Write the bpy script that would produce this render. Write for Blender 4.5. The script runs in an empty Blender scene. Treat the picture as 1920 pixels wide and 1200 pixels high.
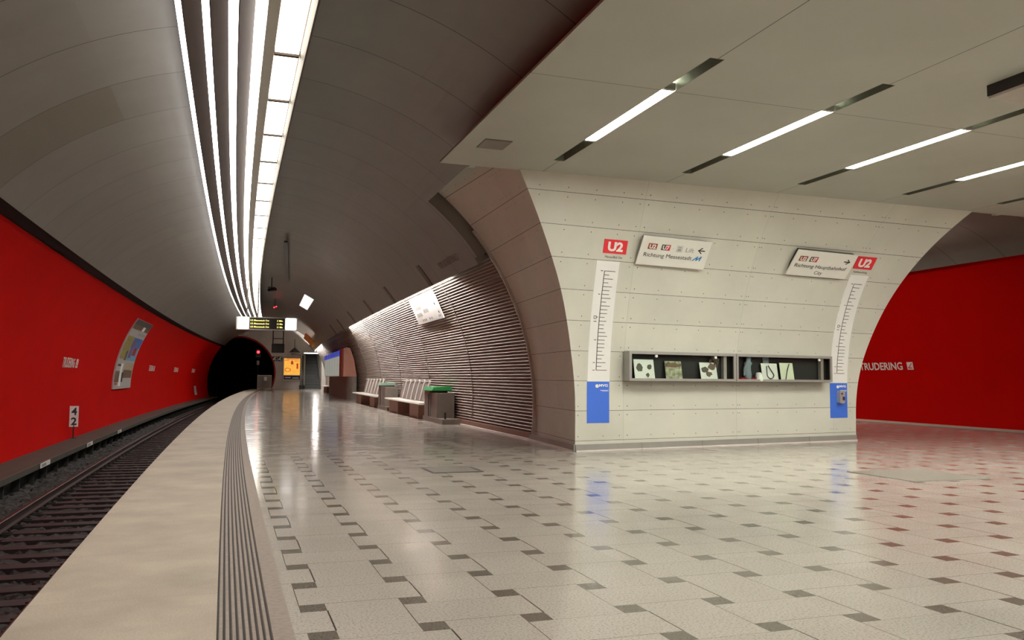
import bpy, bmesh, math, random
from mathutils import Vector, Matrix
random.seed(7)
sc = bpy.context.scene
COL = sc.collection
PI = math.pi

# ------------------------------------------------------------------ camera, world, exposure
cam_d = bpy.data.cameras.new('camera')
cam = bpy.data.objects.new('camera', cam_d)
COL.objects.link(cam); sc.camera = cam
YAW, PITCH, ROLL = 0.3286, 0.0687, 0.0084
cam.matrix_world = (Matrix.Translation((0, 0, 1.2)) @ Matrix.Rotation(-YAW, 4, 'Z') @
                    Matrix.Rotation(PI/2 + PITCH, 4, 'X') @ Matrix.Rotation(ROLL, 4, 'Z'))
cam_d.sensor_fit = 'HORIZONTAL'; cam_d.sensor_width = 36
cam_d.lens = 36*1574.56/1920
cam_d.clip_end = 500; cam_d.clip_start = .05
w = bpy.data.worlds.new('world'); sc.world = w; w.use_nodes = True
w.node_tree.nodes['Background'].inputs[0].default_value = (.5, .45, .4, 1)
w.node_tree.nodes['Background'].inputs[1].default_value = 0.004
sc.view_settings.view_transform = 'Standard'
sc.view_settings.look = 'None'
sc.view_settings.exposure = 0.0
sc.view_settings.gamma = 1.0
sc.view_settings.use_curve_mapping = False
sc.cycles.max_bounces = 10
sc.cycles.diffuse_bounces = 6
sc.cycles.glossy_bounces = 4
sc.cycles.sample_clamp_indirect = 6

# light levels of the lamps (emission strengths)
E_STRIP, E_CELL, E_PASS, E_WASH, E_TUBE_B = 15, 7, 118.0, 150.0, 12.5

# ------------------------------------------------------------------ the curve of the line and the tube section
CC = 5.8e-4
Y0 = 5.0
def off(y): return CC*max(0.0, y-Y0)**2
def slope(y): return 2*CC*max(0.0, y-Y0)
UC, ZC = 0.45, 0.6          # tube A centre
UB = 17.15                  # tube B centre
HC = 4.4                    # cross passage ceiling
YS = [-25, -15, -8, 0, 5] + [5+1.5*i for i in range(1, 51)]
def ysr(a, b, st=1.5):
    n = max(1, int(math.ceil((b-a)/st)))
    return [a+(b-a)*i/n for i in range(n+1)]

# ------------------------------------------------------------------ materials
M = {}
def mat(name, col, rough=.5, metal=0.0, noise=0.0, nscale=8.0, emit=0.0, ecol=None, bump=0.0, bscale=60, spec=None, coords='Object'):
    m = bpy.data.materials.new(name); m.use_nodes = True
    nt = m.node_tree; b = nt.nodes['Principled BSDF']
    b.inputs['Base Color'].default_value = (*col, 1)
    b.inputs['Roughness'].default_value = rough
    b.inputs['Metallic'].default_value = metal
    if spec is not None: b.inputs['Specular IOR Level'].default_value = spec
    if emit:
        b.inputs['Emission Color'].default_value = (*(ecol or col), 1)
        b.inputs['Emission Strength'].default_value = emit
    tc = nt.nodes.new('ShaderNodeTexCoord')
    if noise:
        n = nt.nodes.new('ShaderNodeTexNoise'); n.inputs['Scale'].default_value = nscale
        n.inputs['Detail'].default_value = 6
        nt.links.new(tc.outputs[coords], n.inputs['Vector'])
        r = nt.nodes.new('ShaderNodeMapRange')
        r.inputs['From Min'].default_value = .3; r.inputs['From Max'].default_value = .7
        r.inputs['To Min'].default_value = 1-noise; r.inputs['To Max'].default_value = 1+noise
        nt.links.new(n.outputs[0], r.inputs['Value'])
        mx = nt.nodes.new('ShaderNodeVectorMath'); mx.operation = 'SCALE'
        mx.inputs[0].default_value = col
        nt.links.new(r.outputs[0], mx.inputs['Scale'])
        nt.links.new(mx.outputs[0], b.inputs['Base Color'])
    if bump:
        n2 = nt.nodes.new('ShaderNodeTexNoise'); n2.inputs['Scale'].default_value = bscale
        nt.links.new(tc.outputs[coords], n2.inputs['Vector'])
        bp = nt.nodes.new('ShaderNodeBump'); bp.inputs['Strength'].default_value = bump
        bp.inputs['Distance'].default_value = .01
        nt.links.new(n2.outputs[0], bp.inputs['Height'])
        nt.links.new(bp.outputs[0], b.inputs['Normal'])
    M[name] = m
    return m

class G:
    """tiny node-graph helper"""
    def __init__(s, m):
        s.nt = m.node_tree; s.b = s.nt.nodes['Principled BSDF']
    def node(s, t, **k):
        n = s.nt.nodes.new(t)
        for a, v in k.items(): setattr(n, a, v)
        return n
    def put(s, sock, v):
        if isinstance(v, (int, float)): sock.default_value = v
        elif isinstance(v, tuple): sock.default_value = v
        else: s.nt.links.new(v, sock)
    def m(s, op, a, b=0.0, c=None):
        n = s.node('ShaderNodeMath', operation=op)
        s.put(n.inputs[0], a); s.put(n.inputs[1], b)
        if c is not None: s.put(n.inputs[2], c)
        return n.outputs[0]
    def uv(s):
        n = s.node('ShaderNodeUVMap'); x = s.node('ShaderNodeSeparateXYZ')
        s.nt.links.new(n.outputs[0], x.inputs[0])
        return x.outputs[0], x.outputs[1], n.outputs[0]
    def noise(s, vec, sc_, detail=4, rough=.5):
        n = s.node('ShaderNodeTexNoise'); n.inputs['Scale'].default_value = sc_
        n.inputs['Detail'].default_value = detail; n.inputs['Roughness'].default_value = rough
        s.nt.links.new(vec, n.inputs['Vector']); return n.outputs[0]
    def rng(s, v, a, b, c, d):
        n = s.node('ShaderNodeMapRange'); s.put(n.inputs['Value'], v)
        for k, x in zip(('From Min', 'From Max', 'To Min', 'To Max'), (a, b, c, d)): n.inputs[k].default_value = x
        return n.outputs[0]
    def mix(s, f, a, b):
        n = s.node('ShaderNodeMix', data_type='RGBA')
        s.put(n.inputs[0], f)
        for i, v in ((6, a), (7, b)):
            if isinstance(v, tuple): n.inputs[i].default_value = (*v, 1)
            else: s.nt.links.new(v, n.inputs[i])
        return n.outputs[2]
    def scale(s, colr, f):
        n = s.node('ShaderNodeVectorMath', operation='SCALE')
        s.put(n.inputs[0], colr); s.put(n.inputs['Scale'], f); return n.outputs[0]
    def col(s, v): s.nt.links.new(v, s.b.inputs['Base Color'])

# terrazzo floor with dark corner stones
def floor_mat():
    m = mat('terrazzo_floor', (.5, .46, .4), .16, spec=.42); g = G(m)
    u, v, uv = g.uv()
    P, Q, W, D = .5262, .4943, .135, .14
    a = g.m('DIVIDE', g.m('SUBTRACT', u, .4015), P); i = g.m('FLOOR', a); fu = g.m('MULTIPLY', g.m('SUBTRACT', a, i), P)
    b = g.m('DIVIDE', g.m('SUBTRACT', v, 6.94), Q); j = g.m('FLOOR', b); fv = g.m('MULTIPLY', g.m('SUBTRACT', b, j), Q)
    odd = g.m('FLOORED_MODULO', g.m('ADD', i, j), 2.0)
    inu = g.m('LESS_THAN', fu, W); inv = g.m('LESS_THAN', fv, D)
    dark = g.m('MULTIPLY', g.m('MULTIPLY', inu, inv), g.m('GREATER_THAN', u, .40))
    tu = g.m('MULTIPLY', g.m('SUBTRACT', 1.0, odd), W)
    tv = g.m('MULTIPLY', odd, D)
    jv = g.m('MULTIPLY', g.m('LESS_THAN', g.m('ABSOLUTE', g.m('SUBTRACT', fu, tu)), .0042), g.m('SUBTRACT', 1.0, inv))
    jh = g.m('MULTIPLY', g.m('LESS_THAN', g.m('ABSOLUTE', g.m('SUBTRACT', fv, tv)), .003), g.m('SUBTRACT', 1.0, inu))
    jt = g.m('MINIMUM', g.m('ADD', jv, g.m('MULTIPLY', jh, .55)), 1.0)
    sp = g.noise(uv, 75, 3, .7)
    spk = g.rng(sp, .36, .5, .62, 1.0)
    big = g.rng(g.noise(uv, .7, 3), .3, .7, .93, 1.05)
    # each tile its own slight tone
    tid = g.node('ShaderNodeTexWhiteNoise', noise_dimensions='2D')
    cx = g.node('ShaderNodeCombineXYZ'); g.put(cx.inputs[0], i); g.put(cx.inputs[1], j); g.nt.links.new(cx.outputs[0], tid.inputs[0])
    tt = g.rng(tid.outputs[0], 0, 1, .96, 1.03)
    light = g.scale((.47, .43, .38), g.m('MULTIPLY', g.m('MULTIPLY', spk, big), tt))
    dk = g.scale((.15, .135, .11), g.m('MULTIPLY', spk, 1.0))
    c = g.mix(dark, light, dk)
    c = g.mix(jt, c, (.05, .04, .03))
    g.col(c)
    r = g.rng(g.noise(uv, 2.2, 5), .3, .7, .10, .19)
    g.put(g.b.inputs['Roughness'], r)
    return m
floor_mat()

def edge_mat():
    m = mat('edge_paving', (.5, .43, .34), .7, spec=.25); g = G(m)
    u, v, uv = g.uv()
    n1 = g.rng(g.noise(uv, 1.6, 6, .6), .3, .7, .82, 1.1)
    n2 = g.rng(g.noise(uv, 90, 3, .7), .35, .6, .84, 1.03)
    st = g.noise(uv, 5.5, 5, .75); stain = g.rng(st, .66, .76, 0, .55)
    fy = g.m('FLOORED_MODULO', v, 1.25)
    jl = g.m('MULTIPLY', g.m('LESS_THAN', fy, .006), .3)
    c = g.scale((.40, .345, .27), g.m('MULTIPLY', n1, n2))
    c = g.mix(stain, c, (.28, .2, .12)); c = g.mix(jl, c, (.15, .12, .1)); g.col(c)
    return m
edge_mat()

def tactile_mat():
    m = mat('tactile_ridges', (.5, .43, .36), .65); g = G(m)
    u, v, uv = g.uv()   # u in metres across the band
    f = g.m('FLOORED_MODULO', g.m('ADD', u, .002), .0295)
    gr = g.m('MULTIPLY', g.m('LESS_THAN', f, .0115), g.m('LESS_THAN', u, .262))
    n = g.rng(g.noise(uv, 30, 4), .3, .7, .85, 1.1)
    g.put(g.b.inputs['Specular IOR Level'], .15); c = g.scale((.27, .225, .19), n); c = g.mix(gr, c, (.035, .026, .02)); g.col(c)
    return m
tactile_mat()

def vault_mat(name, base, pitch=1.62, ph=9.2, tint=.05):
    m = mat(name, base, .42); g = G(m)
    u, v, uv = g.uv()
    a = g.m('DIVIDE', g.m('SUBTRACT', v, ph), pitch); i = g.m('FLOOR', a)
    f = g.m('MULTIPLY', g.m('SUBTRACT', a, i), pitch)
    ln = g.m('LESS_THAN', f, .016)
    h = g.m('FLOOR', g.m('DIVIDE', u, 5.45))
    tid = g.node('ShaderNodeTexWhiteNoise', noise_dimensions='2D')
    cx = g.node('ShaderNodeCombineXYZ'); g.put(cx.inputs[0], i); g.put(cx.inputs[1], h); g.nt.links.new(cx.outputs[0], tid.inputs[0])
    t = g.rng(tid.outputs[0], 0, 1, 1-tint, 1+tint)
    n = g.rng(g.noise(uv, 1.2, 5, .6), .3, .7, .93, 1.06)
    c = g.scale(base, g.m('MULTIPLY', t, n)); odd_ = g.m('MULTIPLY', g.m('MULTIPLY', g.m('GREATER_THAN', v, 12.44), g.m('LESS_THAN', v, 14.06)), g.m('GREATER_THAN', u, 5.45)); c = g.mix(g.m('MULTIPLY', odd_, .6), c, (.13, .115, .07)); c = g.mix(ln, c, (.03, .025, .02)); g.col(c)
    return m
vault_mat('vault_panels', (.20, .188, .162))
vault_mat('outer_vault', (.24, .22, .19), 2.4, 50)

def slab_mat():
    m = mat('passage_ceiling_panels', (.5, .49, .44), .5); g = G(m)
    u, v, uv = g.uv()
    fx = g.m('FLOORED_MODULO', g.m('SUBTRACT', u, 4.57), 2.14)
    fy = g.m('FLOORED_MODULO', g.m('SUBTRACT', v, 8.1), 4.05)
    ln = g.m('MAXIMUM', g.m('LESS_THAN', fx, .012), g.m('MULTIPLY', g.m('LESS_THAN', fy, .02), .55))
    n = g.rng(g.noise(uv, .8, 4), .3, .7, .95, 1.05)
    c = g.scale((.39, .39, .335), n); c = g.mix(ln, c, (.09, .08, .06)); g.col(c)
    return m
slab_mat()

def concrete_face_mat():
    m = mat('concrete_panels', (.6, .58, .5), .6); g = G(m)
    u, v, uv = g.uv()
    a = g.m('DIVIDE', g.m('SUBTRACT', v, .168), .494); r = g.m('FLOOR', a); f = g.m('MULTIPLY', g.m('SUBTRACT', a, r), .494)
    jl = g.m('LESS_THAN', f, .007)
    fx = g.m('FLOORED_MODULO', g.m('SUBTRACT', u, 6.42), 2.5)
    vl = g.m('MULTIPLY', g.m('LESS_THAN', fx, .005), .35)
    # bolts in two rows along each joint
    bx = g.m('SUBTRACT', g.m('FLOORED_MODULO', g.m('ADD', u, .11), .49), .245)
    d1 = g.m('SUBTRACT', f, .075); d2 = g.m('SUBTRACT', f, .423)
    dd = g.m('MINIMUM', g.m('MULTIPLY', d1, d1), g.m('MULTIPLY', d2, d2))
    bolt = g.m('LESS_THAN', g.m('ADD', g.m('MULTIPLY', bx, bx), dd), .00007)
    bx2 = g.m('SUBTRACT', fx, .08); bx3 = g.m('SUBTRACT', fx, 2.42)
    b2 = g.m('LESS_THAN', g.m('ADD', g.m('MINIMUM', g.m('MULTIPLY', bx2, bx2), g.m('MULTIPLY', bx3, bx3)), dd), .00007)
    mark = g.m('MAXIMUM', g.m('MAXIMUM', jl, bolt), g.m('MAXIMUM', vl, b2))
    n = g.rng(g.noise(uv, 1.1, 6, .6), .3, .7, .94, 1.05)
    n3 = g.rng(g.noise(uv, 70, 2), .3, .7, .97, 1.02)
    tid = g.node('ShaderNodeTexWhiteNoise', noise_dimensions='1D'); g.put(tid.inputs['W'], g.m('ADD', r, g.m('MULTIPLY', g.m('FLOOR', g.m('DIVIDE', g.m('SUBTRACT', u, 6.42), 2.5)), 17.0)))
    t = g.rng(tid.outputs[0], 0, 1, .97, 1.03)
    c = g.scale((.60, .59, .51), g.m('MULTIPLY', g.m('MULTIPLY', n, n3), t)); c = g.mix(mark, c, (.06, .055, .04)); g.col(c)
    return m
concrete_face_mat()
def wood_mat():
    m = mat('rusty_rail', (.045, .018, .012), .45, .4, .3, 20)
wood_mat()

mat('red_enamel', (.50, .003, .0015), .6, 0, .04, 1.0, spec=.015)
mat('ribbed_metal', (.36, .305, .255), .45, .1, .04, 3)
mat('brown_plinth', (.30, .17, .13), .5, 0, .1, 6)
mat('steel', (.36, .36, .33), .38, .35, .05, 4)
mat('satin_alu', (.55, .53, .48), .4, .6, .05, 6)
mat('dark_metal', (.05, .05, .045), .45, .5, .1, 8)
mat('trough_green', (.16, .17, .13), .5, .3, .1, 8)
mat('dark_slat', (.07, .048, .036), .5, .2, .1, 5)
mat('shade_maroon', (.05, .012, .01), .8)
mat('polished', (.85, .82, .76), .3, .3)
mat('black', (.012, .012, .012), .4)
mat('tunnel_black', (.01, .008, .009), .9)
mat('white_panel', (.78, .77, .70), .45, 0, .02, 3)
mat('white_film', (.82, .81, .78), .4, 0, .02, 3)
mat('print_black', (.02, .02, .02), .6)
mat('print_grey', (.35, .35, .34), .6)
mat('print_brown', (.25, .05, .02), .5)
mat('sign_red', (.70, .02, .03), .4, 0, .03, 3)
mat('sign_blue', (.05, .16, .68), .4, 0, .02, 3)
mat('logo_blue', (.03, .22, .55), .4)
mat('pane_pale', (.50, .53, .48), .8, spec=0.0, emit=.3, ecol=(.75, .80, .70))
mat('pale_green', (.30, .48, .36), .4)
mat('print_white', (.85, .85, .82), .5)
mat('wall_text', (.75, .68, .62), .5)
mat('faint_text', (.22, .17, .14), .6)
mat('end_wall', (.72, .69, .63), .6, 0, .07, 1.2)
mat('portal_ring', (.35, .01, .01), .5)
mat('ballast', (.036, .032, .029), .9, 0, .55, 9, bump=.6, bscale=30)
mat('sleeper_wood', (.014, .010, .009), .55, 0, .35, 6)
mat('walkway_top', (.06, .044, .03), .75, 0, .2, 3)
mat('walkway_lip', (.07, .07, .055), .6, 0, .2, 3)
mat('duct', (.02, .02, .017), .8, 0, .2, 3)
mat('green_plastic', (.03, .30, .08), .35)
mat('bin_grey', (.22, .19, .16), .45, .3, .08, 5)
mat('seat_white', (.80, .77, .70), .3)
mat('mesh_metal', (.42, .37, .34), .4, .5, .05, 60)
mat('cabinet_brown', (.62, .27, .18), .45, 0, .05, 4)
mat('cabinet_red', (.45, .03, .02), .4)
mat('reflection_orange', (.75, .23, .03), .5, 0, .1, 4)
mat('stair_tread', (.16, .17, .16), .5, .3, .1, 8)
mat('stair_nosing', (.03, .03, .03), .5)
mat('poster_yellow', (.85, .50, .08), .5, 0, .3, 6)
mat('poster_yellow_lit', (.85, .45, .06), .5, 0, .35, 5, emit=.9, ecol=(.95, .45, .07))
mat('poster_red', (.65, .06, .03), .5, emit=.4, ecol=(.7, .08, .03))
mat('poster_navy', (.03, .035, .12), .5)
mat('poster_olive', (.30, .24, .06), .5, 0, .3, 6)
mat('poster_blue', (.03, .13, .42), .5, 0, .3, 5)
mat('poster_sky', (.12, .33, .50), .5, 0, .3, 5)
mat('poster_grey', (.42, .40, .38), .5, 0, .1, 5)
mat('poster_tan', (.40, .32, .20), .5, 0, .2, 6)
mat('poster_brown', (.14, .08, .04), .5, 0, .4, 8)
mat('poster_purple', (.16, .07, .20), .5, 0, .4, 8)
mat('landscape', (.34, .33, .22), .6, 0, .65, 14)
mat('case_back', (.018, .02, .019), .6)
mat('card_white', (.80, .80, .74), .6)
mat('card_cream', (.74, .76, .58), .6)
mat('leaf_brown', (.10, .085, .06), .6)
mat('figure_grey', (.22, .27, .30), .6)
mat('cloth_red', (.35, .01, .02), .7)
mat('rose', (.16, .10, .07), .6)
mat('bead_black', (.02, .02, .02), .3)
mat('grate', (.36, .33, .28), .45, .5, .1, 30)
mat('emit_strip', (1, 1, 1), .5, emit=E_STRIP, ecol=(1, .96, .93))
mat('emit_cell', (1, 1, 1), .5, emit=E_CELL, ecol=(1, .93, .78))
mat('emit_pass', (1, 1, 1), .5, emit=E_PASS, ecol=(1, .995, .89))
mat('emit_wash', (1, 1, 1), .5, emit=E_WASH, ecol=(1, .93, .88))
mat('emit_b', (1, 1, 1), .5, emit=E_TUBE_B, ecol=(1, .95, .88))
mat('emit_box', (1, 1, 1), .5, emit=2.2, ecol=(1, .98, .95))
mat('emit_glare', (1, 1, 1), .5, emit=1.3, ecol=(1, .93, .85))
mat('emit_led', (.9, .85, .2), .5, emit=1.2, ecol=(.95, .85, .25))
mat('emit_red', (1, .02, .02), .5, emit=9, ecol=(1, .02, .03))
mat('emit_blue', (.05, .12, .7), .5, emit=.45, ecol=(.04, .12, .9))
mat('emit_lamp', (1, 1, 1), .5, emit=5, ecol=(1, .95, .8))

def glass_mat():
    m = bpy.data.materials.new('clear_glass'); m.use_nodes = True
    nt = m.node_tree; nt.nodes.clear()
    o = nt.nodes.new('ShaderNodeOutputMaterial'); mx = nt.nodes.new('ShaderNodeMixShader')
    t = nt.nodes.new('ShaderNodeBsdfTransparent'); t.inputs[0].default_value = (.93, .96, .94, 1)
    gl = nt.nodes.new('ShaderNodeBsdfGlossy'); gl.inputs['Roughness'].default_value = .03
    fr = nt.nodes.new('ShaderNodeFresnel'); fr.inputs[0].default_value = 1.12
    nt.links.new(fr.outputs[0], mx.inputs[0]); nt.links.new(t.outputs[0], mx.inputs[1]); nt.links.new(gl.outputs[0], mx.inputs[2])
    nt.links.new(mx.outputs[0], o.inputs[0]); M['glass'] = m
glass_mat()

# ------------------------------------------------------------------ mesh building
_tc = {}
def text_geo(s, bold=0.0):
    k = (s, bold)
    if k in _tc: return _tc[k]
    cu = bpy.data.curves.new('t', 'FONT'); cu.body = s; cu.size = 1; cu.offset = bold; cu.resolution_u = 3
    ob = bpy.data.objects.new('t', cu); COL.objects.link(ob)
    dg = bpy.context.evaluated_depsgraph_get(); dg.update()
    me = bpy.data.meshes.new_from_object(ob.evaluated_get(dg))
    vs = [(v.co.x, v.co.y) for v in me.vertices]; fs = [tuple(p.vertices) for p in me.polygons]
    bpy.data.objects.remove(ob); bpy.data.curves.remove(cu); bpy.data.meshes.remove(me)
    _tc[k] = (vs, fs); return vs, fs

class MB:
    def __init__(s): s.v = []; s.f = []; s.uv = []; s.mi = []
    def face(s, pts, uvs=None, mi=0):
        n = len(s.v); s.v += [tuple(p) for p in pts]; s.f.append(tuple(range(n, n+len(pts))))
        s.uv.append(uvs or [(p[0], p[1]) for p in pts]); s.mi.append(mi)
    def box(s, x0, x1, y0, y1, z0, z1, mi=0):
        if x0 > x1: x0, x1 = x1, x0
        if y0 > y1: y0, y1 = y1, y0
        if z0 > z1: z0, z1 = z1, z0
        n = len(s.v)
        s.v += [(x, y, z) for z in (z0, z1) for y in (y0, y1) for x in (x0, x1)]
        for q in ((0, 2, 3, 1), (4, 5, 7, 6), (0, 1, 5, 4), (2, 6, 7, 3), (0, 4, 6, 2), (1, 3, 7, 5)):
            s.f.append(tuple(n+i for i in q)); s.uv.append([(s.v[n+i][0], s.v[n+i][1]) for i in q]); s.mi.append(mi)
        return s
    def grid(s, rows, uvs=None, mi=0, close=False):
        """rows: list of point lists; shared vertices"""
        n = len(s.v); R = len(rows); K = len(rows[0])
        for r in rows: s.v += [tuple(p) for p in r]
        for i in range(R-1):
            for j in range(K if close else K-1):
                jj = (j+1) % K
                q = (n+i*K+j, n+i*K+jj, n+(i+1)*K+jj, n+(i+1)*K+j)
                s.f.append(q); s.mi.append(mi)
                if uvs: s.uv.append([uvs[i][j], uvs[i][jj], uvs[i+1][jj], uvs[i+1][j]])
                else: s.uv.append([(s.v[a][0], s.v[a][1]) for a in q])
        return s
    def tube(s, path, r, seg=8, mi=0, caps=True):
        path = [Vector(p) for p in path]; rows = []
        for i, p in enumerate(path):
            d = (path[min(i+1, len(path)-1)] - path[max(i-1, 0)]).normalized()
            a = d.orthogonal().normalized() if i == 0 else (a - d*a.dot(d)).normalized()
            b = d.cross(a)
            rr = r[i] if isinstance(r, (list, tuple)) else r
            rows.append([p + (a*math.cos(t) + b*math.sin(t))*rr for t in [2*PI*k/seg for k in range(seg)]])
        s.grid(rows, mi=mi, close=True)
        if caps:
            s.face(rows[0][::-1], mi=mi); s.face(rows[-1], mi=mi)
        return s
    def poly(s, pts2, y0, y1, mi=0):
        """prism of an x,z outline between two y's"""
        a = [(x, y0, z) for x, z in pts2]; b = [(x, y1, z) for x, z in pts2]
        s.face(a, mi=mi); s.face(b[::-1], mi=mi)
        for i in range(len(a)):
            k = (i+1) % len(a); s.face([a[k], a[i], b[i], b[k]], mi=mi)
        return s
    def text(s, body, x, z, h, wd=None, y=-.003, mi=0, bold=0.0, center=False, fn=None, depth=.002):
        vs, fs = text_geo(body, bold)
        if not vs: return s
        cap = .70; k = h/cap
        x0 = min(a[0] for a in vs); x1 = max(a[0] for a in vs)
        kx = wd/(x1-x0) if wd else k
        wtot = (x1-x0)*kx; ox = x - (wtot/2 if center else 0)
        P2 = [(ox+(a-x0)*kx, z+b*k) for a, b in vs]
        fn = fn or (lambda px, pz, d: (px, y-d, pz))
        n = len(s.v)
        s.v += [tuple(fn(px, pz, depth)) for px, pz in P2] + [tuple(fn(px, pz, 0)) for px, pz in P2]
        m_ = len(P2); ec = {}
        for f in fs:
            s.f.append(tuple(n+i for i in f)); s.uv.append([P2[i] for i in f]); s.mi.append(mi)
            for i in range(len(f)):
                e = (f[i], f[(i+1) % len(f)])
                kk = (min(e), max(e)); ec.setdefault(kk, []).append(e)
        for kk, l in ec.items():
            if len(l) == 1:
                a, b = l[0]; s.f.append((n+b, n+a, n+m_+a, n+m_+b)); s.uv.append([P2[b], P2[a], P2[a], P2[b]]); s.mi.append(mi)
        return s
    def build(s, name, mats, parent=None, loc=None, rot=None, mw=None, smooth=False):
        me = bpy.data.meshes.new(name); me.from_pydata(s.v, [], s.f)
        ul = me.uv_layers.new(name='UVMap'); k = 0
        flat = []
        for u in s.uv:
            for a in u: flat += [a[0], a[1]]
        ul.data.foreach_set('uv', flat)
        if not isinstance(mats, (list, tuple)): mats = [mats]
        for m_ in mats: me.materials.append(M[m_] if isinstance(m_, str) else m_)
        me.polygons.foreach_set('material_index', s.mi)
        if smooth: me.polygons.foreach_set('use_smooth', [True]*len(me.polygons))
        me.update()
        bm = bmesh.new(); bm.from_mesh(me); bmesh.ops.remove_doubles(bm, verts=bm.verts, dist=1e-5)
        bmesh.ops.recalc_face_normals(bm, faces=bm.faces); bm.to_mesh(me); bm.free()
        o = bpy.data.objects.new(name, me); COL.objects.link(o)
        if parent: o.parent = parent
        if loc: o.location = loc
        if rot: o.rotation_euler = rot
        if mw is not None: o.matrix_world = mw
        return o

def tag(o, label, cat, group=None, kind=None):
    o['label'] = label; o['category'] = cat
    if group: o['group'] = group
    if kind: o['kind'] = kind
    return o
def struct(mb, name, mats, smooth=False):
    o = mb.build(name, mats, smooth=smooth); o['kind'] = 'structure'; return o
def thing(name, label, cat, loc=(0, 0, 0), rz=0.0, group=None, mw=None):
    o = bpy.data.objects.new(name, None); COL.objects.link(o)
    o.empty_display_size = .1
    if mw is not None: o.matrix_world = mw
    else: o.location = loc; o.rotation_euler = (0, 0, rz)
    return tag(o, label, cat, group)
def copy_thing(o, parent=None):
    c = o.copy(); COL.objects.link(c)
    if parent: c.parent = parent
    for ch in list(o.children): copy_thing(ch, c)
    return c
def frame(P, X, Yv):
    X = Vector(X).normalized(); Yv = Vector(Yv); Yv = (Yv - X*Yv.dot(X)).normalized(); Z = X.cross(Yv)
    m_ = Matrix((X, Yv, Z)).transposed().to_4x4(); m_.translation = Vector(P); return m_

def sweep(mb, prof, ys, base=0.0, uvf=None, mi=0, close=False, mirror=False, caps=False):
    """prof: list of (u,z); swept along the curved line"""
    rows = []; uvs = []; s = [0.0]
    for i in range(1, len(prof)): s.append(s[-1]+math.hypot(prof[i][0]-prof[i-1][0], prof[i][1]-prof[i-1][1]))
    for y in ys:
        rows.append([(base+u+off(y), y, z) for u, z in prof])
        uvs.append([(uvf(prof[i], s[i]) if uvf else s[i], y) for i in range(len(prof))])
    mb.grid(rows, uvs, mi, close)
    if caps:
        mb.face(rows[0], mi=mi); mb.face(rows[-1][::-1], mi=mi)
def arc(R, a0, a1, n, uc=UC):
    return [(uc+R*math.cos(math.radians(a0+(a1-a0)*i/n)), ZC+R*math.sin(math.radians(a0+(a1-a0)*i/n))) for i in range(n+1)]
def circ_u(R, z, side=1, uc=UC): return uc + side*math.sqrt(R*R-(z-ZC)**2)

# ------------------------------------------------------------------ floors
mb = MB(); sweep(mb, [(.345, 0), (6, 0), (12, 0), (17.6, 0)], [-25, -15, -8, 0, 5]+ysr(5, 80)[1:], uvf=lambda p, s: p[0])
struct(mb, 'floor', 'terrazzo_floor')
# tactile band with real grooves
prof = [(0, 0)]
for k in range(9):
    a = .0015+.0295*k
    prof += [(a, 0), (a+.001, -.008), (a+.0095, -.008), (a+.0105, 0)]
prof += [(.345, 0)]
mb = MB(); sweep(mb, prof, [-25, -8, 0, 5]+ysr(5, 80)[1:], uvf=lambda p, s: p[0])
o = struct(mb, 'trim_1', 'tactile_ridges')
mb = MB(); sweep(mb, [(0, 0), (-.02, 0), (-.93, 0), (-.94, -.01), (-.94, -.16), (-.80, -.2), (-.80, -1.35)], [-25, -8, 0, 5]+ysr(5, 80)[1:], uvf=lambda p, s: p[0])
struct(mb, 'floor_2', 'edge_paving')
mb = MB(); sweep(mb, [(0, 0), (.29, 0)], [-25, -8, 0, 5]+ysr(5, 80)[1:], base=17.6, uvf=lambda p, s: p[0])
struct(mb, 'trim_2', 'tactile_ridges')
mb = MB(); sweep(mb, [(.29, 0), (1.2, 0), (1.21, -.16), (1.1, -.2), (1.1, -1.35)], [-25, -8, 0, 5]+ysr(5, 80)[1:], base=17.6, uvf=lambda p, s: p[0])
struct(mb, 'floor_3', 'edge_paving')
mb = MB(); sweep(mb, [(18.6, -1.22), (22.6, -1.22)], [-25, 0, 5]+ysr(5, 80, 5)[1:])
struct(mb, 'floor_4', 'ballast')

# ------------------------------------------------------------------ tube A: red wall, vault, corrugated wall
angB = 180 - math.degrees(math.asin((3.79-ZC)/5.15)); angL = 180 + math.degrees(math.asin((ZC+.8)/5.15))
mb = MB(); sweep(mb, arc(5.15, angL, angB, 26), YS[:4]+[5]+ysr(5, 80)[1:])
struct(mb, 'wall_left', 'red_enamel', True)
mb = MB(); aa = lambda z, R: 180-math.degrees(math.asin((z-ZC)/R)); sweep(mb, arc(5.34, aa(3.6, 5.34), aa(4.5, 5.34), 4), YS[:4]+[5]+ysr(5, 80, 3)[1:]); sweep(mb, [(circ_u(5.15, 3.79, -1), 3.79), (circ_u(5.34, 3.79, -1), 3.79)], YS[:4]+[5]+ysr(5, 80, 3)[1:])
struct(mb, 'gap_shade_backing', 'shade_maroon')  # dark maroon backing: the shade of the gap put into the colour
def shell(mb, R, T, a0, a1, n, ys, uc=UC):
    inn = arc(R, a0, a1, n, uc); out = arc(R+T, a1, a0, n, uc)
    sweep(mb, inn+out, ys, close=True)
    for y in (ys[0], ys[-1]):
        rows = [[(p[0]+off(y), y, p[1]) for p in inn], [(p[0]+off(y), y, p[1]) for p in out[::-1]]]
        mb.grid(rows)
ACUT = math.degrees(math.asin((4.55-ZC)/5.0)); ALOW = math.degrees(math.asin((3.42-ZC)/5.0)); ALEFT = 180-math.degrees(math.asin((3.86-ZC)/5.0))
mb = MB()
shell(mb, 5.0, .22, ACUT, ALEFT, 40, YS[:4]+[5]+ysr(5, 49.5))
shell(mb, 5.0, .27, ALOW+1.5, ACUT, 10, [15.52, 15.7])
shell(mb, 5.0, .22, ALOW, ACUT, 10, [15.7, 16.4])
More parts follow.
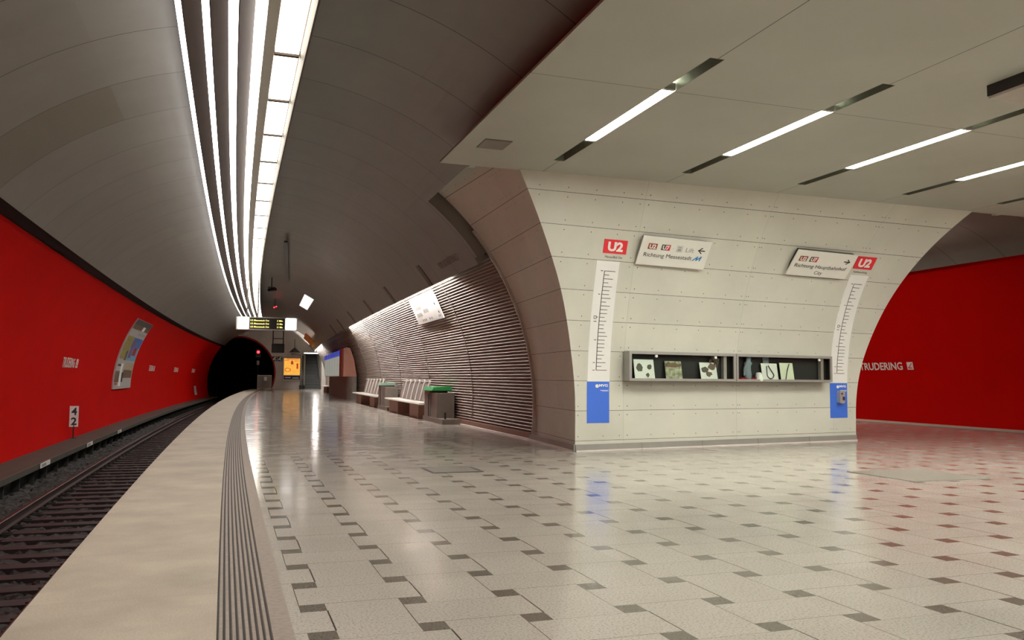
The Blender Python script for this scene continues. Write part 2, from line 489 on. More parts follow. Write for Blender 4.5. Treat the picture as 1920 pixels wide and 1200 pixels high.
shell(mb, 5.0, .05, ALOW, ACUT, 10, ysr(16.4, 49.5))
shell(mb, 5.0, .05, ALOW, ALOW+9, 5, ysr(49.5, 80))
shell(mb, 5.0, .22, ALOW, ACUT, 10, [-25, -15, -8])
shell(mb, 5.0, .22, 97, ALEFT, 14, ysr(49.5, 80))
struct(mb, 'ceiling_vault', 'vault_panels')
mb = MB(); sweep(mb, arc(5.4, 30, 146, 40), ysr(49.0, 80))
struct(mb, 'ceiling_outer_vault', 'outer_vault', True)
# corrugated wall
def ribs(R, z0, z1, uc=UC, side=1, pitch=.068, amp=.026, per=4):
    a0 = math.asin((z0-ZC)/R); a1 = math.asin((z1-ZC)/R); n = int(R*(a1-a0)/pitch)*per
    pts = []
    for i in range(n+1):
        a = a0+(a1-a0)*i/n; r = R + amp*math.sin(2*PI*i/per)
        pts.append((uc+side*r*math.cos(a), ZC+r*math.sin(a)))
    return pts
mb = MB(); sweep(mb, ribs(5.25, .12, 3.95), ysr(15.45, 80, 2.0))
struct(mb, 'wall_right', 'ribbed_metal')
mb = MB(); sweep(mb, ribs(5.25, .12, 3.95), [-25, -15, -8])
sweep(mb, [(5.68, 0), (5.68, .13)], [-25, -8])
struct(mb, 'wall_right_back', 'ribbed_metal')
mb = MB()
for yy in (18.85, 40.3, 64.2):  # unseen plates added to block washer light spreading along the wall
    i2 = arc(5.04, 34.6, 41, 6); o2 = arc(5.25, 34.6, 41, 6)
    for q in (yy, yy+.03): mb.grid([[(p[0]+off(yy), q, p[1]) for p in i2], [(p[0]+off(yy), q, p[1]) for p in o2]])
    mb.grid([[(p[0]+off(yy), q, p[1]) for p in i2] for q in (yy, yy+.03)])
struct(mb, 'unseen_washer_baffle', 'bin_grey')
# light metal edge trim where the corrugated wall starts
mb = MB(); ii = arc(5.19, -6, 41, 24); oo = arc(5.27, 41, -6, 24); y = 15.45
rows = [[(p[0]+off(y), yy, p[1]) for p in ii+oo] for yy in (y-.05, y)]
mb.grid(rows, close=True)
for yy in (y-.05, y): mb.grid([[(p[0]+off(y), yy, p[1]) for p in ii], [(p[0]+off(y), yy, p[1]) for p in oo[::-1]]])
struct(mb, 'trim_3', 'satin_alu')
mb = MB()
for k in range(5):
    yy = 20.0+5*k; i2 = arc(5.225, -4, 38, 20); o2 = arc(5.245, 38, -4, 20)
    mb.grid([[(p[0]+off(yy), q, p[1]) for p in i2+o2] for q in (yy-.025, yy+.025)], close=True)
    for q in (yy-.025, yy+.025): mb.grid([[(p[0]+off(yy), q, p[1]) for p in i2], [(p[0]+off(yy), q, p[1]) for p in o2[::-1]]])
struct(mb, 'trim_4', 'bin_grey')
mb = MB(); sweep(mb, [(5.70, .13), (5.58, .13), (5.58, 0), (5.70, 0)], ysr(15.45, 80, 2), close=True)
sweep(mb, [(5.58, .03), (5.56, .022), (5.555, 0)], ysr(15.45, 40, 2), mi=1)
struct(mb, 'baseboard_right', ['brown_plinth', 'polished'])

# ------------------------------------------------------------------ the concrete pillar between the tubes
def ybase(x): return 12.79+.161*(x-5.47)
def face(x, z):
    t = max(0.0, (z-1)/3.4); k = min(max((x-4.2)/9., 0), 1.1)
    a = 1.3*(1-k)+.9*k; D = ybase(x)-12.0
    return ybase(x)-(a*t*t+(D-a)*t**3)
def interp(tab, z):
    for (a, b), (c, d) in zip(tab, tab[1:]):
        if z <= c: return b+(d-b)*(z-a)/(c-a)
    (a, b), (c, d) = tab[-2:]; return b+(d-b)*(z-a)/(c-a)
XL = [(0, 5.47), (.8, 5.475), (1.16, 5.455), (1.46, 5.405), (1.98, 5.30), (2.57, 5.125), (2.98, 4.94), (3.53, 4.665), (3.92, 4.455), (4.39, 4.20), (4.46, 4.16)]
XR = [(0, 12.05), (.81, 12.06), (1.46, 12.2), (2.22, 12.47), (3.17, 12.78), (3.94, 13.04), (4.41, 13.24), (4.46, 13.26)]
def smooth_tab(tab):
    out = []
    for i in range(46):
        z = 4.45*i/45
        out.append((z, sum(interp(tab, max(0, z+d)) for d in (-.25, -.12, 0, .12, .25))/5))
    return out
XLs, XRs = smooth_tab(XL), smooth_tab(XR)
def facept(x, z, d=0.0):
    e = 1e-3; P = Vector((x, face(x, z), z))
    n = Vector((1, (face(x+e, z)-face(x-e, z))/(2*e), 0)).cross(Vector((0, (face(x, z+e)-face(x, z-e))/(2*e), 1))).normalized()
    if n.y > 0: n = -n
    return P+n*d
ZR = [HC*1.004*i/36 for i in range(37)]
mb = MB(); rows = []; uvs = []
for z in ZR:
    a, b = interp(XLs, z), interp(XRs, z); r = []; u = []
    for k in range(31):
        x = a+(b-a)*k/30; r.append((x, face(x, z), z)); u.append((x, z))
    rows.append(r); uvs.append(u)
mb.grid(rows, uvs)
struct(mb, 'wall_pillar', 'concrete_panels', True)
def reveal(name, tab, side, uc, yb, yoff):
    mb = MB(); rows = []; uvs = []
    zz = ZR + [4.6, 4.8, 5.0]
    for z in zz:
        zb = min(z, ZR[-1]); xb = interp(tab, zb); B = Vector((xb, face(xb, zb), z if z > HC else zb))
        ua = circ_u(5.25, z, side, uc); A = Vector((ua+off(yb), yb, z))
        if z > HC: B = Vector((xb-(z-HC)*.3*side, face(xb, zb)-(z-HC)*.4, z))
        rows.append([A.lerp(B, k/8) for k in range(9)]); L = (A-B).length
        uvs.append([(2.47+yoff-L*(1-k/8) if side > 0 else yoff+L*(1-k/8), min(z, 9)) for k in range(9)])
    mb.grid(rows, uvs); return struct(mb, name, 'concrete_panels', True)
reveal('wall_pillar_left', XLs, 1, UC, 15.45, 20)
reveal('wall_pillar_right', XRs, -1, UB, 16.6, 12.5)
# metal skirting round the pillar foot
mb = MB()
pts = [(5.67+.0, 15.5), (5.47, 12.79), (12.05, ybase(12.05)), (circ_u(5.25, 0, -1, UB)+.08, 16.6)]
for i in range(3):
    (xa, ya), (xb, yb) = pts[i], pts[i+1]; d = Vector((xb-xa, yb-ya, 0)).normalized(); n = Vector((d.y, -d.x, 0))*.022
    if i == 0: n = Vector((d.y, -d.x, 0))*.022
    segs = max(1, round(math.hypot(xb-xa, yb-ya)/1.3))
    for k in range(segs):
        p = Vector((xa, ya, 0)).lerp(Vector((xb, yb, 0)), (k+.003)/segs); q = Vector((xa, ya, 0)).lerp(Vector((xb, yb, 0)), (k+.997)/segs)
        a, b, c, e = p+n, q+n, q-n*.3, p-n*.3
        up = Vector((0, 0, .115))
        mb.face([a, b, b+up, a+up]); mb.face([a+up, b+up, c+up, e+up]); mb.face([a, e, e+up, a+up]); mb.face([b, c, c+up, b+up])
        # bright floor bead
        a2, b2 = a+n*.8, b+n*.8; h2 = Vector((0, 0, .02))
        a2, b2 = a+n*.8, b+n*.8; mb.face([a2, b2, b2+h2, a2+h2], mi=1); mb.face([a2+h2, b2+h2, b+h2, a+h2], mi=1)
struct(mb, 'baseboard_pillar', ['steel', 'polished'])

# ------------------------------------------------------------------ cross passage ceiling with slots for the lamps
LX = [4.57+2.14*k for k in range(5)]
SW = .085
YA, YB = 7.1, 11.33
YA2, YB2 = 0.9, 5.1
xs = [2.95]
for x in LX: xs += [x-SW, x+SW]
xs.append(14.65)
ysl = [-4.0, YA2, YB2, YA, YB, 12.06]
mb = MB()
for i in range(len(xs)-1):
    for j in range(len(ysl)-1):
        slot = (i % 2 == 1) and j in (1, 3)
        x0, x1, y0, y1 = xs[i], xs[i+1], ysl[j], ysl[j+1]
        if not slot:
            mb.box(x0, x1, y0, y1, HC, HC+.03)
mb.box(3.55, 14.05, -4, 12.0, HC+.20, HC+.26)
mb.box(3.45, 3.55, -4, 12.3, HC+.03, HC+.26); mb.box(14.05, 14.15, -4, 12.3, HC+.03, HC+.26)
struct(mb, 'ceiling', 'passage_ceiling_panels')
# wall closing the passage behind the photographer
mb = MB(); mb.box(5.5, 12.0, -7.9, -7.7, 0, 5); mb.box(3.5, 5.5, -8.0, -4, 4.4, 5.2); mb.box(3.45, 14.15, -8.0, -4, HC, HC+.3); mb.box(5.5, 5.7, -25, -7.7, 0, 3); mb.box(12.0, 14, -25, -24, 0, 5)
struct(mb, 'wall_back', 'concrete_panels')

def ceiling_lamp(label, x, ya, yb, la, lb, grp):
    t = thing('ceiling_lamp', label, 'lamp', (x, ya, HC), group=grp)
    m = MB(); L = yb-ya; W_ = SW
    m.box(-W_, W_, 0, L, .15, .17); m.box(-W_, -W_+.006, 0, L, 0, .15); m.box(W_-.006, W_, 0, L, 0, .15)
    m.box(-W_, W_, 0, .006, 0, .15); m.box(-W_, W_, L-.006, L, 0, .15)
    m.build('trough', 'trough_green', t)
    a, b = la-ya, lb-ya
    MB().tube([(-.037, a, .036), (-.037, b-.05, .036)], .032, 10).build('fluorescent_tube', 'emit_pass', t)
    MB().tube([(.037, a+.05, .036), (.037, b, .036)], .032, 10).build('fluorescent_tube', 'emit_pass', t)
    MB().box(-.07, .07, a-.05, a, .0, .08).build('tube_holder', 'satin_alu', t); MB().box(-.07, .07, b, b+.05, .0, .08).build('tube_holder', 'satin_alu', t)
    return t
names = ['first slot lamp in the passage ceiling, nearest the platform tunnel', 'second slot lamp in the passage ceiling from the platform tunnel',
         'third slot lamp in the passage ceiling, above the right route map', 'fourth slot lamp in the passage ceiling, cut by the right frame edge',
         'fifth slot lamp in the passage ceiling, only its dark end in view']
for k, x in enumerate(LX): ceiling_lamp(names[k], x, YA, YB, 8.1, 10.2, 'slot lamps in the passage ceiling')
for k, x in enumerate(LX): ceiling_lamp('slot lamp in the passage ceiling above the photographer, outside the photo', x, YA2, YB2, 2.0, 4.1, 'slot lamps above the photographer')

# ------------------------------------------------------------------ tube B
mb = MB()
shell(mb, 5.0, .22, math.degrees(math.asin((4.62-ZC)/5.0)), 180-ACUT, 36, YS[:4]+[5]+ysr(5, 48), UB)
shell(mb, 5.0, .22, 180-ACUT, 180-ALOW, 8, ysr(16.8, 48), UB)
struct(mb, 'ceiling_vault_right', 'vault_panels')
mb = MB(); sweep(mb, arc(5.15, -15.8, 52.5, 24, UB), YS[:4]+[5]+ysr(5, 80)[1:])
struct(mb, 'wall_right_tunnel', 'red_enamel', True)
mb = MB(); sweep(mb, ribs(5.25, 0, 3.95, UB, -1), ysr(16.6, 80, 3.0))
struct(mb, 'wall_pillar_tunnel', 'ribbed_metal')
mb = MB(); mb.box(11+off(48), 22.6+off(48), 48, 48.2, -1.4, 6)
struct(mb, 'wall_end_right', 'end_wall')

# ------------------------------------------------------------------ end of the platform tunnel
YE = 80.0
pc = (1.1, 1.45); pr = 3.2
mb = MB()
x0, x1, z0, z1 = -5.5, 6.75, -1.75, 8.0
rows = [[], []]
N = 64
for k in range(N+1):
    a = 2*PI*k/N; c, s_ = math.cos(a), math.sin(a)
    t = 1e9
    if c > 1e-6: t = min(t, (x1-pc[0])/c)
    if c < -1e-6: t = min(t, (x0-pc[0])/c)
    if s_ > 1e-6: t = min(t, (z1-pc[1])/s_)
    if s_ < -1e-6: t = min(t, (z0-pc[1])/s_)
    rows[0].append((pc[0]+pr*c, YE, pc[1]+pr*s_)); rows[1].append((pc[0]+t*c, YE, pc[1]+t*s_))
mb.grid(rows)
mb.face([(6.75, YE, 3.42), (8.55, YE, 3.42), (8.55, YE, 8), (6.75, YE, 8)]); mb.face([(8.55, YE, -1), (12, YE, -1), (12, YE, 8), (8.55, YE, 8)])
mb.face([(6.75, YE, 0), (6.75, YE+6, 0), (6.75, YE+6, 8), (6.75, YE, 8)]); mb.face([(8.55, YE, 0), (8.55, YE+6, 0), (8.55, YE+6, 8), (8.55, YE, 8)])
mb.face([(6.75, YE+6, 0), (8.55, YE+6, 0), (8.55, YE+6, 8), (6.75, YE+6, 8)])
struct(mb, 'wall_end', 'end_wall')
mb = MB(); R1, R2 = pr-.02, pr+.13
ring = []
for k in range(N+1):
    a = 2*PI*k/N; c, s_ = math.cos(a), math.sin(a)
    ring.append([(pc[0]+R1*c, YE+.3, pc[1]+R1*s_), (pc[0]+R1*c, YE-.08, pc[1]+R1*s_), (pc[0]+R2*c, YE-.08, pc[1]+R2*s_), (pc[0]+R2*c, YE, pc[1]+R2*s_)])
mb.grid(ring); struct(mb, 'trim_5', 'portal_ring', True)
mb = MB(); mb.grid([[(pc[0]+(y-80)*.06+pr*math.cos(2*PI*k/32), y, pc[1]+pr*math.sin(2*PI*k/32)) for k in range(32)] for y in (80.1, 90, 105)], close=True)
mb.face([(pc[0]+1.5+pr*math.cos(2*PI*k/32), 105, pc[1]+pr*math.sin(2*PI*k/32)) for k in range(32)])
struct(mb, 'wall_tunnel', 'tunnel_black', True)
# stairs in the end opening
t = thing('staircase', 'steep grey staircase rising behind the end wall beside the yellow poster', 'stairs', (6.8, 80, 0))
m = MB(); m2 = MB()
ns = 22
for k in range(ns):
    m.box(.02, 1.72, .05+.26*k, 6, .155*k, .155*(k+1)-.02)
    m2.box(.02, 1.72, .04+.26*k, .12+.26*k, .155*(k+1)-.075, .155*(k+1)-.015)
m.build('steps', 'stair_tread', t); m2.build('nosings', 'stair_nosing', t)
for xx in (.08, 1.66):
    m = MB(); m.tube([(xx, .05, .95), (xx, 5.8, .95+3.4)], .03, 8); m.build('handrail', 'steel', t)
o = MB().tube([(7.0, 80.9, 3.35), (8.3, 80.9, 3.35)], .045, 8).build('stair_lamp', 'emit_lamp'); tag(o, 'small bright lamp over the top of the far staircase', 'lamp')

# ------------------------------------------------------------------ track
rnd = random.Random(3)
mb = MB(); rows = []
ny = 0; y = 5.5
while y < 48:
    r = []
    for k in range(46):
        u = -3.98+3.16*k/45
        r.append((u+off(y)+rnd.uniform(-.02, .02), y+rnd.uniform(-.02, .02), -1.20+(.085 if u < -3.3 else 0)+rnd.uniform(-.045, .045)))
    rows.append(r); y += .07+(.0 if y < 16 else .004*(y-16))
mb.grid(rows)
r0 = [(-4.0+3.3*k/3+off(5.5), 5.5, -1.22) for k in range(4)]
mb.grid([[(-4.0+3.3*k/3, -25, -1.22) for k in range(4)], r0])
mb.grid([[(-4.0+3.3*k/3+off(y), y, -1.21) for k in range(4)] for y in ysr(47.5, 95, 3)])
o = mb.build('track_ballast', 'ballast'); tag(o, 'dark gravel bed between and beside the sleepers of the track', 'gravel', kind='stuff')
# sleepers: one kind, copied
m = MB()
prof = [(-1.27, 0), (1.27, 0), (1.27, .10), (1.24, .14), (-1.24, .14), (-1.27, .10)]
m.poly(prof, -.13, .13)
for sx in (-.72, .72):
    m.box(sx-.19, sx+.19, -.08, .08, .14, .155); m.tube([(sx-.13, 0, .15), (sx-.13, 0, .19)], .02, 6); m.tube([(sx+.13, 0, .15), (sx+.13, 0, .19)], .02, 6)
sl0 = m.build('sleeper', 'sleeper_wood')
tag(sl0, 'dark wooden sleeper lying across the gravel under the rails', 'sleeper', 'sleepers under the track')
k = 0; y = -3.0
first = True
while y < 84:
    o = sl0 if first else sl0.copy()
    if not first: COL.objects.link(o)
    first = False
    o.location = (-2.41+off(y), y, -1.295); o.rotation_euler = (0, 0, -math.atan(slope(y))); y += .62
for uu, lb in ((-3.12, 'rusty running rail nearest the red wall'), (-1.69, 'running rail nearest the platform, tucked below its edge')):
    pr_ = [(-.065, -.15), (.065, -.15), (.065, -.135), (.012, -.12), (.012, -.04), (.035, -.03), (.035, -.004), (.03, 0), (-.03, 0), (-.035, -.004), (-.035, -.03), (-.012, -.04), (-.012, -.12), (-.065, -.135)]
    mb = MB(); sweep(mb, [(uu+a, -.985+b) for a, b in pr_], [-25, 0, 5]+ysr(5, 92)[1:], close=True, caps=True)
    o = mb.build('rail', 'rusty_rail'); tag(o, lb, 'rail', 'rails of the left track')
# raised service walkway along the red wall
mb = MB()
ya_ = [-25, 0, 5]+ysr(5, 80)[1:]
sweep(mb, [(-5.0, -.69), (-3.80, -.69), (-3.80, -.70)], ya_)
struct(mb, 'walkway', 'walkway_top')
mb = MB(); sweep(mb, [(-3.80, -.685), (-3.76, -.685), (-3.76, -.80), (-3.80, -.80)], ya_, close=True)
struct(mb, 'trim_6', 'walkway_lip')
mb = MB(); sweep(mb, [(-3.98, -.70), (-3.98, -1.3)], ya_)
yy = 2.0
while yy < 78:
    mb.box(-3.98+off(yy), -3.84+off(yy), yy, yy+.06, -1.25, -.70); yy += 1.2
struct(mb, 'walkway_wall', 'duct')
for (yy, lb) in ((20.6, 'white marker plate on the walkway edge, nearest the camera'), (26.1, 'white marker plate on the walkway edge, middle of three'), (31.7, 'white marker plate on the walkway edge, farthest of three')):
    t = thing('marker_plate', lb, 'plate', mw=frame((-3.755+off(yy), yy, -.78), (0, 1, 0), (-1, 0, 0)), group='marker plates on the walkway edge')
    MB().box(-.5, .5, -.012, 0, -.01, .09).build('plate', 'print_white', t)
    MB().box(-.42, .05, -.016, -.012, .01, .07).text('4', .25, .015, .05, y=-.013).build('print', 'print_grey', t)

# ------------------------------------------------------------------ platform lights under the vault crest
ZL = 5.0
kz = 3.8/4.0
def lstrip(u0, u1, z0, z1, m_, nm, label, cat, grp=None, ys=None):
    mb = MB(); sweep(mb, [(u0, z0), (u1, z0), (u1, z1), (u0, z1)], ys or ([-25, 0, 5]+ysr(5, 68)[1:]), close=True, caps=True)
    o = mb.build(nm, m_); tag(o, label, cat, grp); return o
g_ = 'long white light strips over the platform'
lstrip(-.60, -.535, ZL-.03, ZL+.05, 'emit_strip', 'light_strip', 'thin outermost white light strip, on the track side of the row', 'light', g_)
lstrip(-.345, -.265, ZL, ZL+.05, 'emit_strip', 'light_strip', 'second white light strip from the track side', 'light', g_)
lstrip(-.085, .015, ZL, ZL+.05, 'emit_strip', 'light_strip', 'third white light strip from the track side', 'light', g_)
lstrip(.18, .295, ZL, ZL+.05, 'emit_strip', 'light_strip', 'broadest white light strip, beside the square luminous panels', 'light', g_)
mb = MB()
ysl_ = [-25, 0, 5]+ysr(5, 68)[1:]
for (ua, ub, dd) in ((-.535, -.345, .08), (-.265, -.085, .09), (.015, .18, .11)):  # sawtooth slats and deep right fin shaped to keep light off right wall
    sweep(mb, [(ua, ZL-dd), (ua+.012, ZL-dd), (ub, ZL), (ub, ZL+.05), (ua, ZL+.05)], ysl_, close=True, caps=True)
sweep(mb, [(-.60, ZL+.05), (.74, ZL+.05), (.74, ZL+.1), (-.60, ZL+.1)], ysl_, close=True, caps=True)
sweep(mb, [(.72, ZL-.30), (.74, ZL-.30), (.74, ZL+.05), (.72, ZL+.05)], ysl_, close=True, caps=True)
o = mb.build('light_fixture_backing', 'dark_slat'); tag(o, 'brown slatted backing board carrying the white light strips overhead', 'light fixture')
mb = MB(); sweep(mb, [(.295, ZL-.10), (.303, ZL-.10), (.303, ZL-.012), (.42, ZL-.012), (.42, ZL+.05), (.295, ZL+.05)], ysl_, close=True, caps=True)
o = mb.build('reflector_rail', 'satin_alu'); tag(o, 'grey perforated metal rail between broadest strip and luminous panels', 'rail')
m = MB(); m.box(0, .275, .06, 1.70, 0, .04); c0 = m.build('luminous_panel', 'emit_cell')
tag(c0, 'warm white luminous panel in the row beside the light strips', 'light panel', 'row of luminous ceiling panels')
m = MB(); m.box(-.005, .28, 0, .06, -.004, .05); m.build('divider', 'dark_slat', c0)
y = 10.08-1.76*5; first = True
while y < 66:
    o = c0 if first else copy_thing(c0)
    first = False
    o.location = (.43+off(y), y, ZL); o.rotation_euler = (0, 0, -math.atan(slope(y+.9))); y += 1.76
# hangers holding the light fixture
for i, yy in enumerate(range(8, 50, 6)):
    for uu in (-.5, .6):
      o = MB().tube([(0, 0, 0), (0, 0, circ_u(1, ZC)*0+ZC+math.sqrt(25-(uu-UC)**2)-ZL-.1)], .012, 6).build('hanger_rod', 'dark_metal', loc=(off(yy)+uu, yy, ZL+.1)); tag(o, 'thin dark rods holding the light fixture under the vault', 'rod', 'hanger rods of the light fixture')

# tube B light (hidden from this side by the ceiling edge, lights the far red wall)
for (a, b) in ((-.4, -.25), (.0, .15), (.45, .6)):
    for ys_ in ([-25, 0, 5, 9], ysr(18, 47)):
        mb = MB(); sweep(mb, [(UB-a, ZL), (UB-b, ZL), (UB-b, ZL+.05), (UB-a, ZL+.05)], ys_, close=True, caps=True)
        o = mb.build('light_strip', 'emit_b'); tag(o, 'white light strip over the far platform, outside the photo', 'light', 'light strips over the far platform')

# concealed wall washers behind the lower edge of the vault
for (a, b) in ((19.05, 19.9), (20.1, 24.9), (25.1, 29.9), (30.1, 34.9), (35.1, 40.0), (64.5, 69), (69.3, 74), (74.3, 79)):
    R = 5.15; al = math.asin((3.56-ZC)/R); u = UC+R*math.cos(al)
    mb = MB(); mb.tube([(u+off(y), y, 3.56) for y in ysr(a, b, 1.2)], .035, 8)
    far = a > 60
    o = mb.build('wall_washer_lamp', 'emit_wash'); tag(o, 'lamp tube tucked behind the vault edge, lighting the far ribbed wall' if far else 'lamp tube tucked behind the vault edge above the benches', 'lamp', 'far wall washer lamps' if far else 'wall washer lamps above the benches')
# dark slot vents in the vault above the washers
for i, yy in enumerate((19.9, 25.0, 29.75, 35.1, 40.1, 44.6)):
    mb = MB(); a0 = math.degrees(math.asin((3.42-ZC)/5.0)); a1 = math.degrees(math.asin((3.89-ZC)/5.0))
    p1 = arc(4.985, a0, a1, 4); p2 = arc(5.0, a1, a0, 4)
    ring_ = [[(p[0]+off(yy)-UC, q, p[1]-ZC) for p in p1+p2] for q in (-.14, .14)]
    mb.grid(ring_, close=True)
    for q in (-.14, .14): mb.grid([[(p[0]+off(yy)-UC, q, p[1]-ZC) for p in p1], [(p[0]+off(yy)-UC, q, p[1]-ZC) for p in p2[::-1]]])
    o = mb.build('slot_vent', 'leaf_brown', loc=(UC, yy, ZC)); tag(o, ['nearest', 'second', 'third', 'fourth', 'fifth', 'farthest'][i]+' dark slot cut in the vault edge above the ribbed wall', 'vent', 'dark slots in the vault edge')

# ------------------------------------------------------------------ lettering on the walls
def wallA(y, z, d=0.0):     # frame on the left red wall
    u = circ_u(5.15, z, -1); a = math.atan2(z-ZC, -(u-UC))
    P = (u+off(y)+d*math.cos(a), y, z-d*math.sin(a)); inward = Vector((-math.cos(a), 0, math.sin(a)))
    return frame(P, (slope(y), 1, 0), inward)
def wallB(y, z, d=0.0):
    u = circ_u(5.15, z, 1, UB); a = math.atan2(z-ZC, u-UB)
    P = (u+off(y)-d*math.cos(a), y, z-d*math.sin(a))
    return frame(P, (-slope(y), -1, 0), Vector((math.cos(a), 0, math.sin(a))))
def station_name(mw, w_, h_, label):
    t = thing('station_name', label, 'lettering', mw=mw, group='station names on the red walls')
    MB().text('TRUDERING', 0, 0, h_, w_*.78, bold=.02).build('lettering', 'wall_text', t)
    m = MB(); x = w_*.86; k = h_
    m.box(x, x+k*1.05, -.006, 0, -.02*h_, k*1.0); m.build('exit_symbol', 'wall_text', t)
    m = MB(); m.poly([(x+.15*k, .15*k), (x+.85*k, .15*k), (x+.85*k, .28*k), (x+.35*k, .28*k), (x+.9*k, .8*k), (x+.8*k, .88*k), (x+.15*k, .24*k)], -.010, -.006); m.build('symbol_print', 'sign_red', t)
    return t
for (y, lb) in ((26.6, 'white TRUDERING lettering on the left red wall, before the posters'), (46.2, 'small white TRUDERING lettering right after the posters'),
                (57.2, 'tiny white TRUDERING lettering, second beyond the posters'), (67.5, 'tiny white TRUDERING lettering nearest the tunnel mouth')):
    station_name(wallA(y, 1.40, .004), 2.25, .30, lb)
station_name(wallB(25.50, 1.60, .004), 2.75, .26, 'large white TRUDERING lettering on the right red wall beyond the pillar')
# faint lettering on the vault edge
def vaultP(y, z):
    u = circ_u(5.0, z, 1); a = math.atan2(z-ZC, u-UC)
    return frame((u+off(y)-.004*math.cos(a), y, z-.004*math.sin(a)), (-slope(y), -1, 0), Vector((math.cos(a), 0, math.sin(a))))
t = thing('vault_lettering', 'faint dark Trudering lettering on the vault edge above the ribbed wall', 'lettering', mw=vaultP(18.3, 3.62))
MB().text('TRUDERING', 0, 0, .16, 1.7, bold=-.01).build('lettering', 'faint_text', t)

# poster column on the red wall
t = thing('poster_column', 'tall curved column of posters on the left red wall', 'poster')
def curved_panel(y0, y1, z0, z1, d0, d1, n=10):
    m = MB(); rows = []
    for i in range(n+1):
        z = z0+(z1-z0)*i/n; u = circ_u(5.15, z, -1); a = math.atan2(z-ZC, -(u-UC))
        r = []
        for (yy, d) in ((y0, d0), (y0, d1), (y1, d1), (y1, d0)):
            r.append((u+off(yy)+d*math.cos(a), yy, z-d*math.sin(a)))
        rows.append(r)
    m.grid(rows, close=True); m.face(rows[0]); m.face(rows[-1]); return m
PY0, PY1 = 36.0, 40.6
curved_panel(PY0, PY1, .62, 3.42, 0, .05, 14).build('board', 'poster_grey', t)
def pp(a, b, c, d, m_, nm='poster_print', dd=.058):
    z = lambda k: .62+2.8*k
    y_ = lambda k: PY0+(PY1-PY0)*k
    return curved_panel(y_(a), y_(b), z(c), z(d), .05, dd, 5).build(nm, m_, t)
pp(.0, 1, .93, 1.0, 'dark_metal', 'top_bar'); pp(.02, .98, .87, .93, 'poster_brown'); pp(.55, .7, .87, .93, 'print_white', dd=.062)
pp(.04, .42, .44, .77, 'poster_olive'); pp(.42, .97, .62, .76, 'poster_blue'); pp(.44, .97, .42, .62, 'poster_sky'); pp(.46, .62, .46, .72, 'poster_purple', dd=.062); pp(.66, .86, .5, .62, 'cloth_red', dd=.062)
pp(.3, .4, .42, .56, 'leaf_brown', dd=.062); pp(.55, .95, .80, .83, 'print_grey', dd=.062)
pp(.5, .97, .27, .39, 'poster_tan'); pp(.45, .95, .16, .28, 'poster_brown'); pp(.03, .25, .10, .26, 'poster_brown'); pp(.38, .46, .10, .24, 'print_black'); pp(.08, .3, .33, .36, 'print_black'); pp(.25, .36, .04, .37, 'print_white', dd=.06)
pp(.04, .18, .06, .09, 'sign_red'); pp(.02, .98, .0, .02, 'satin_alu', 'bottom_bar')
# kilometre post 4/2 on the walkway
yk = 27.76; uk = -4.47
t = thing('distance_post', 'white distance board with 4 over 2 on a thin post by the red wall', 'sign', mw=frame((uk+off(yk), yk, -.69), (1, .35, 0), (-.35, 1, 0)))
MB().tube([(0, 0, 0), (0, 0, .45)], .02, 8).box(-.08, .08, -.05, .05, 0, .015).build('post', 'dark_metal', t)
MB().box(-.12, .12, -.015, .01, .34, .95).build('board', 'print_white', t)
MB().text('4', 0, .69, .21, .15, y=-.016, bold=.03, center=True).text('2', 0, .40, .21, .15, y=-.016, bold=.03, center=True).build('number', 'print_black', t)
# small white box low at the tunnel mouth
t = thing('wall_box', 'small pale box low on the red wall just before the tunnel mouth', 'box', mw=wallA(70.5, -.35, .0))
MB().box(-.35, .35, -.12, 0, 0, .7).build('housing', 'poster_grey', t); MB().box(-.2, .2, -.13, -.12, .15, .55).build('door', 'bin_grey', t)

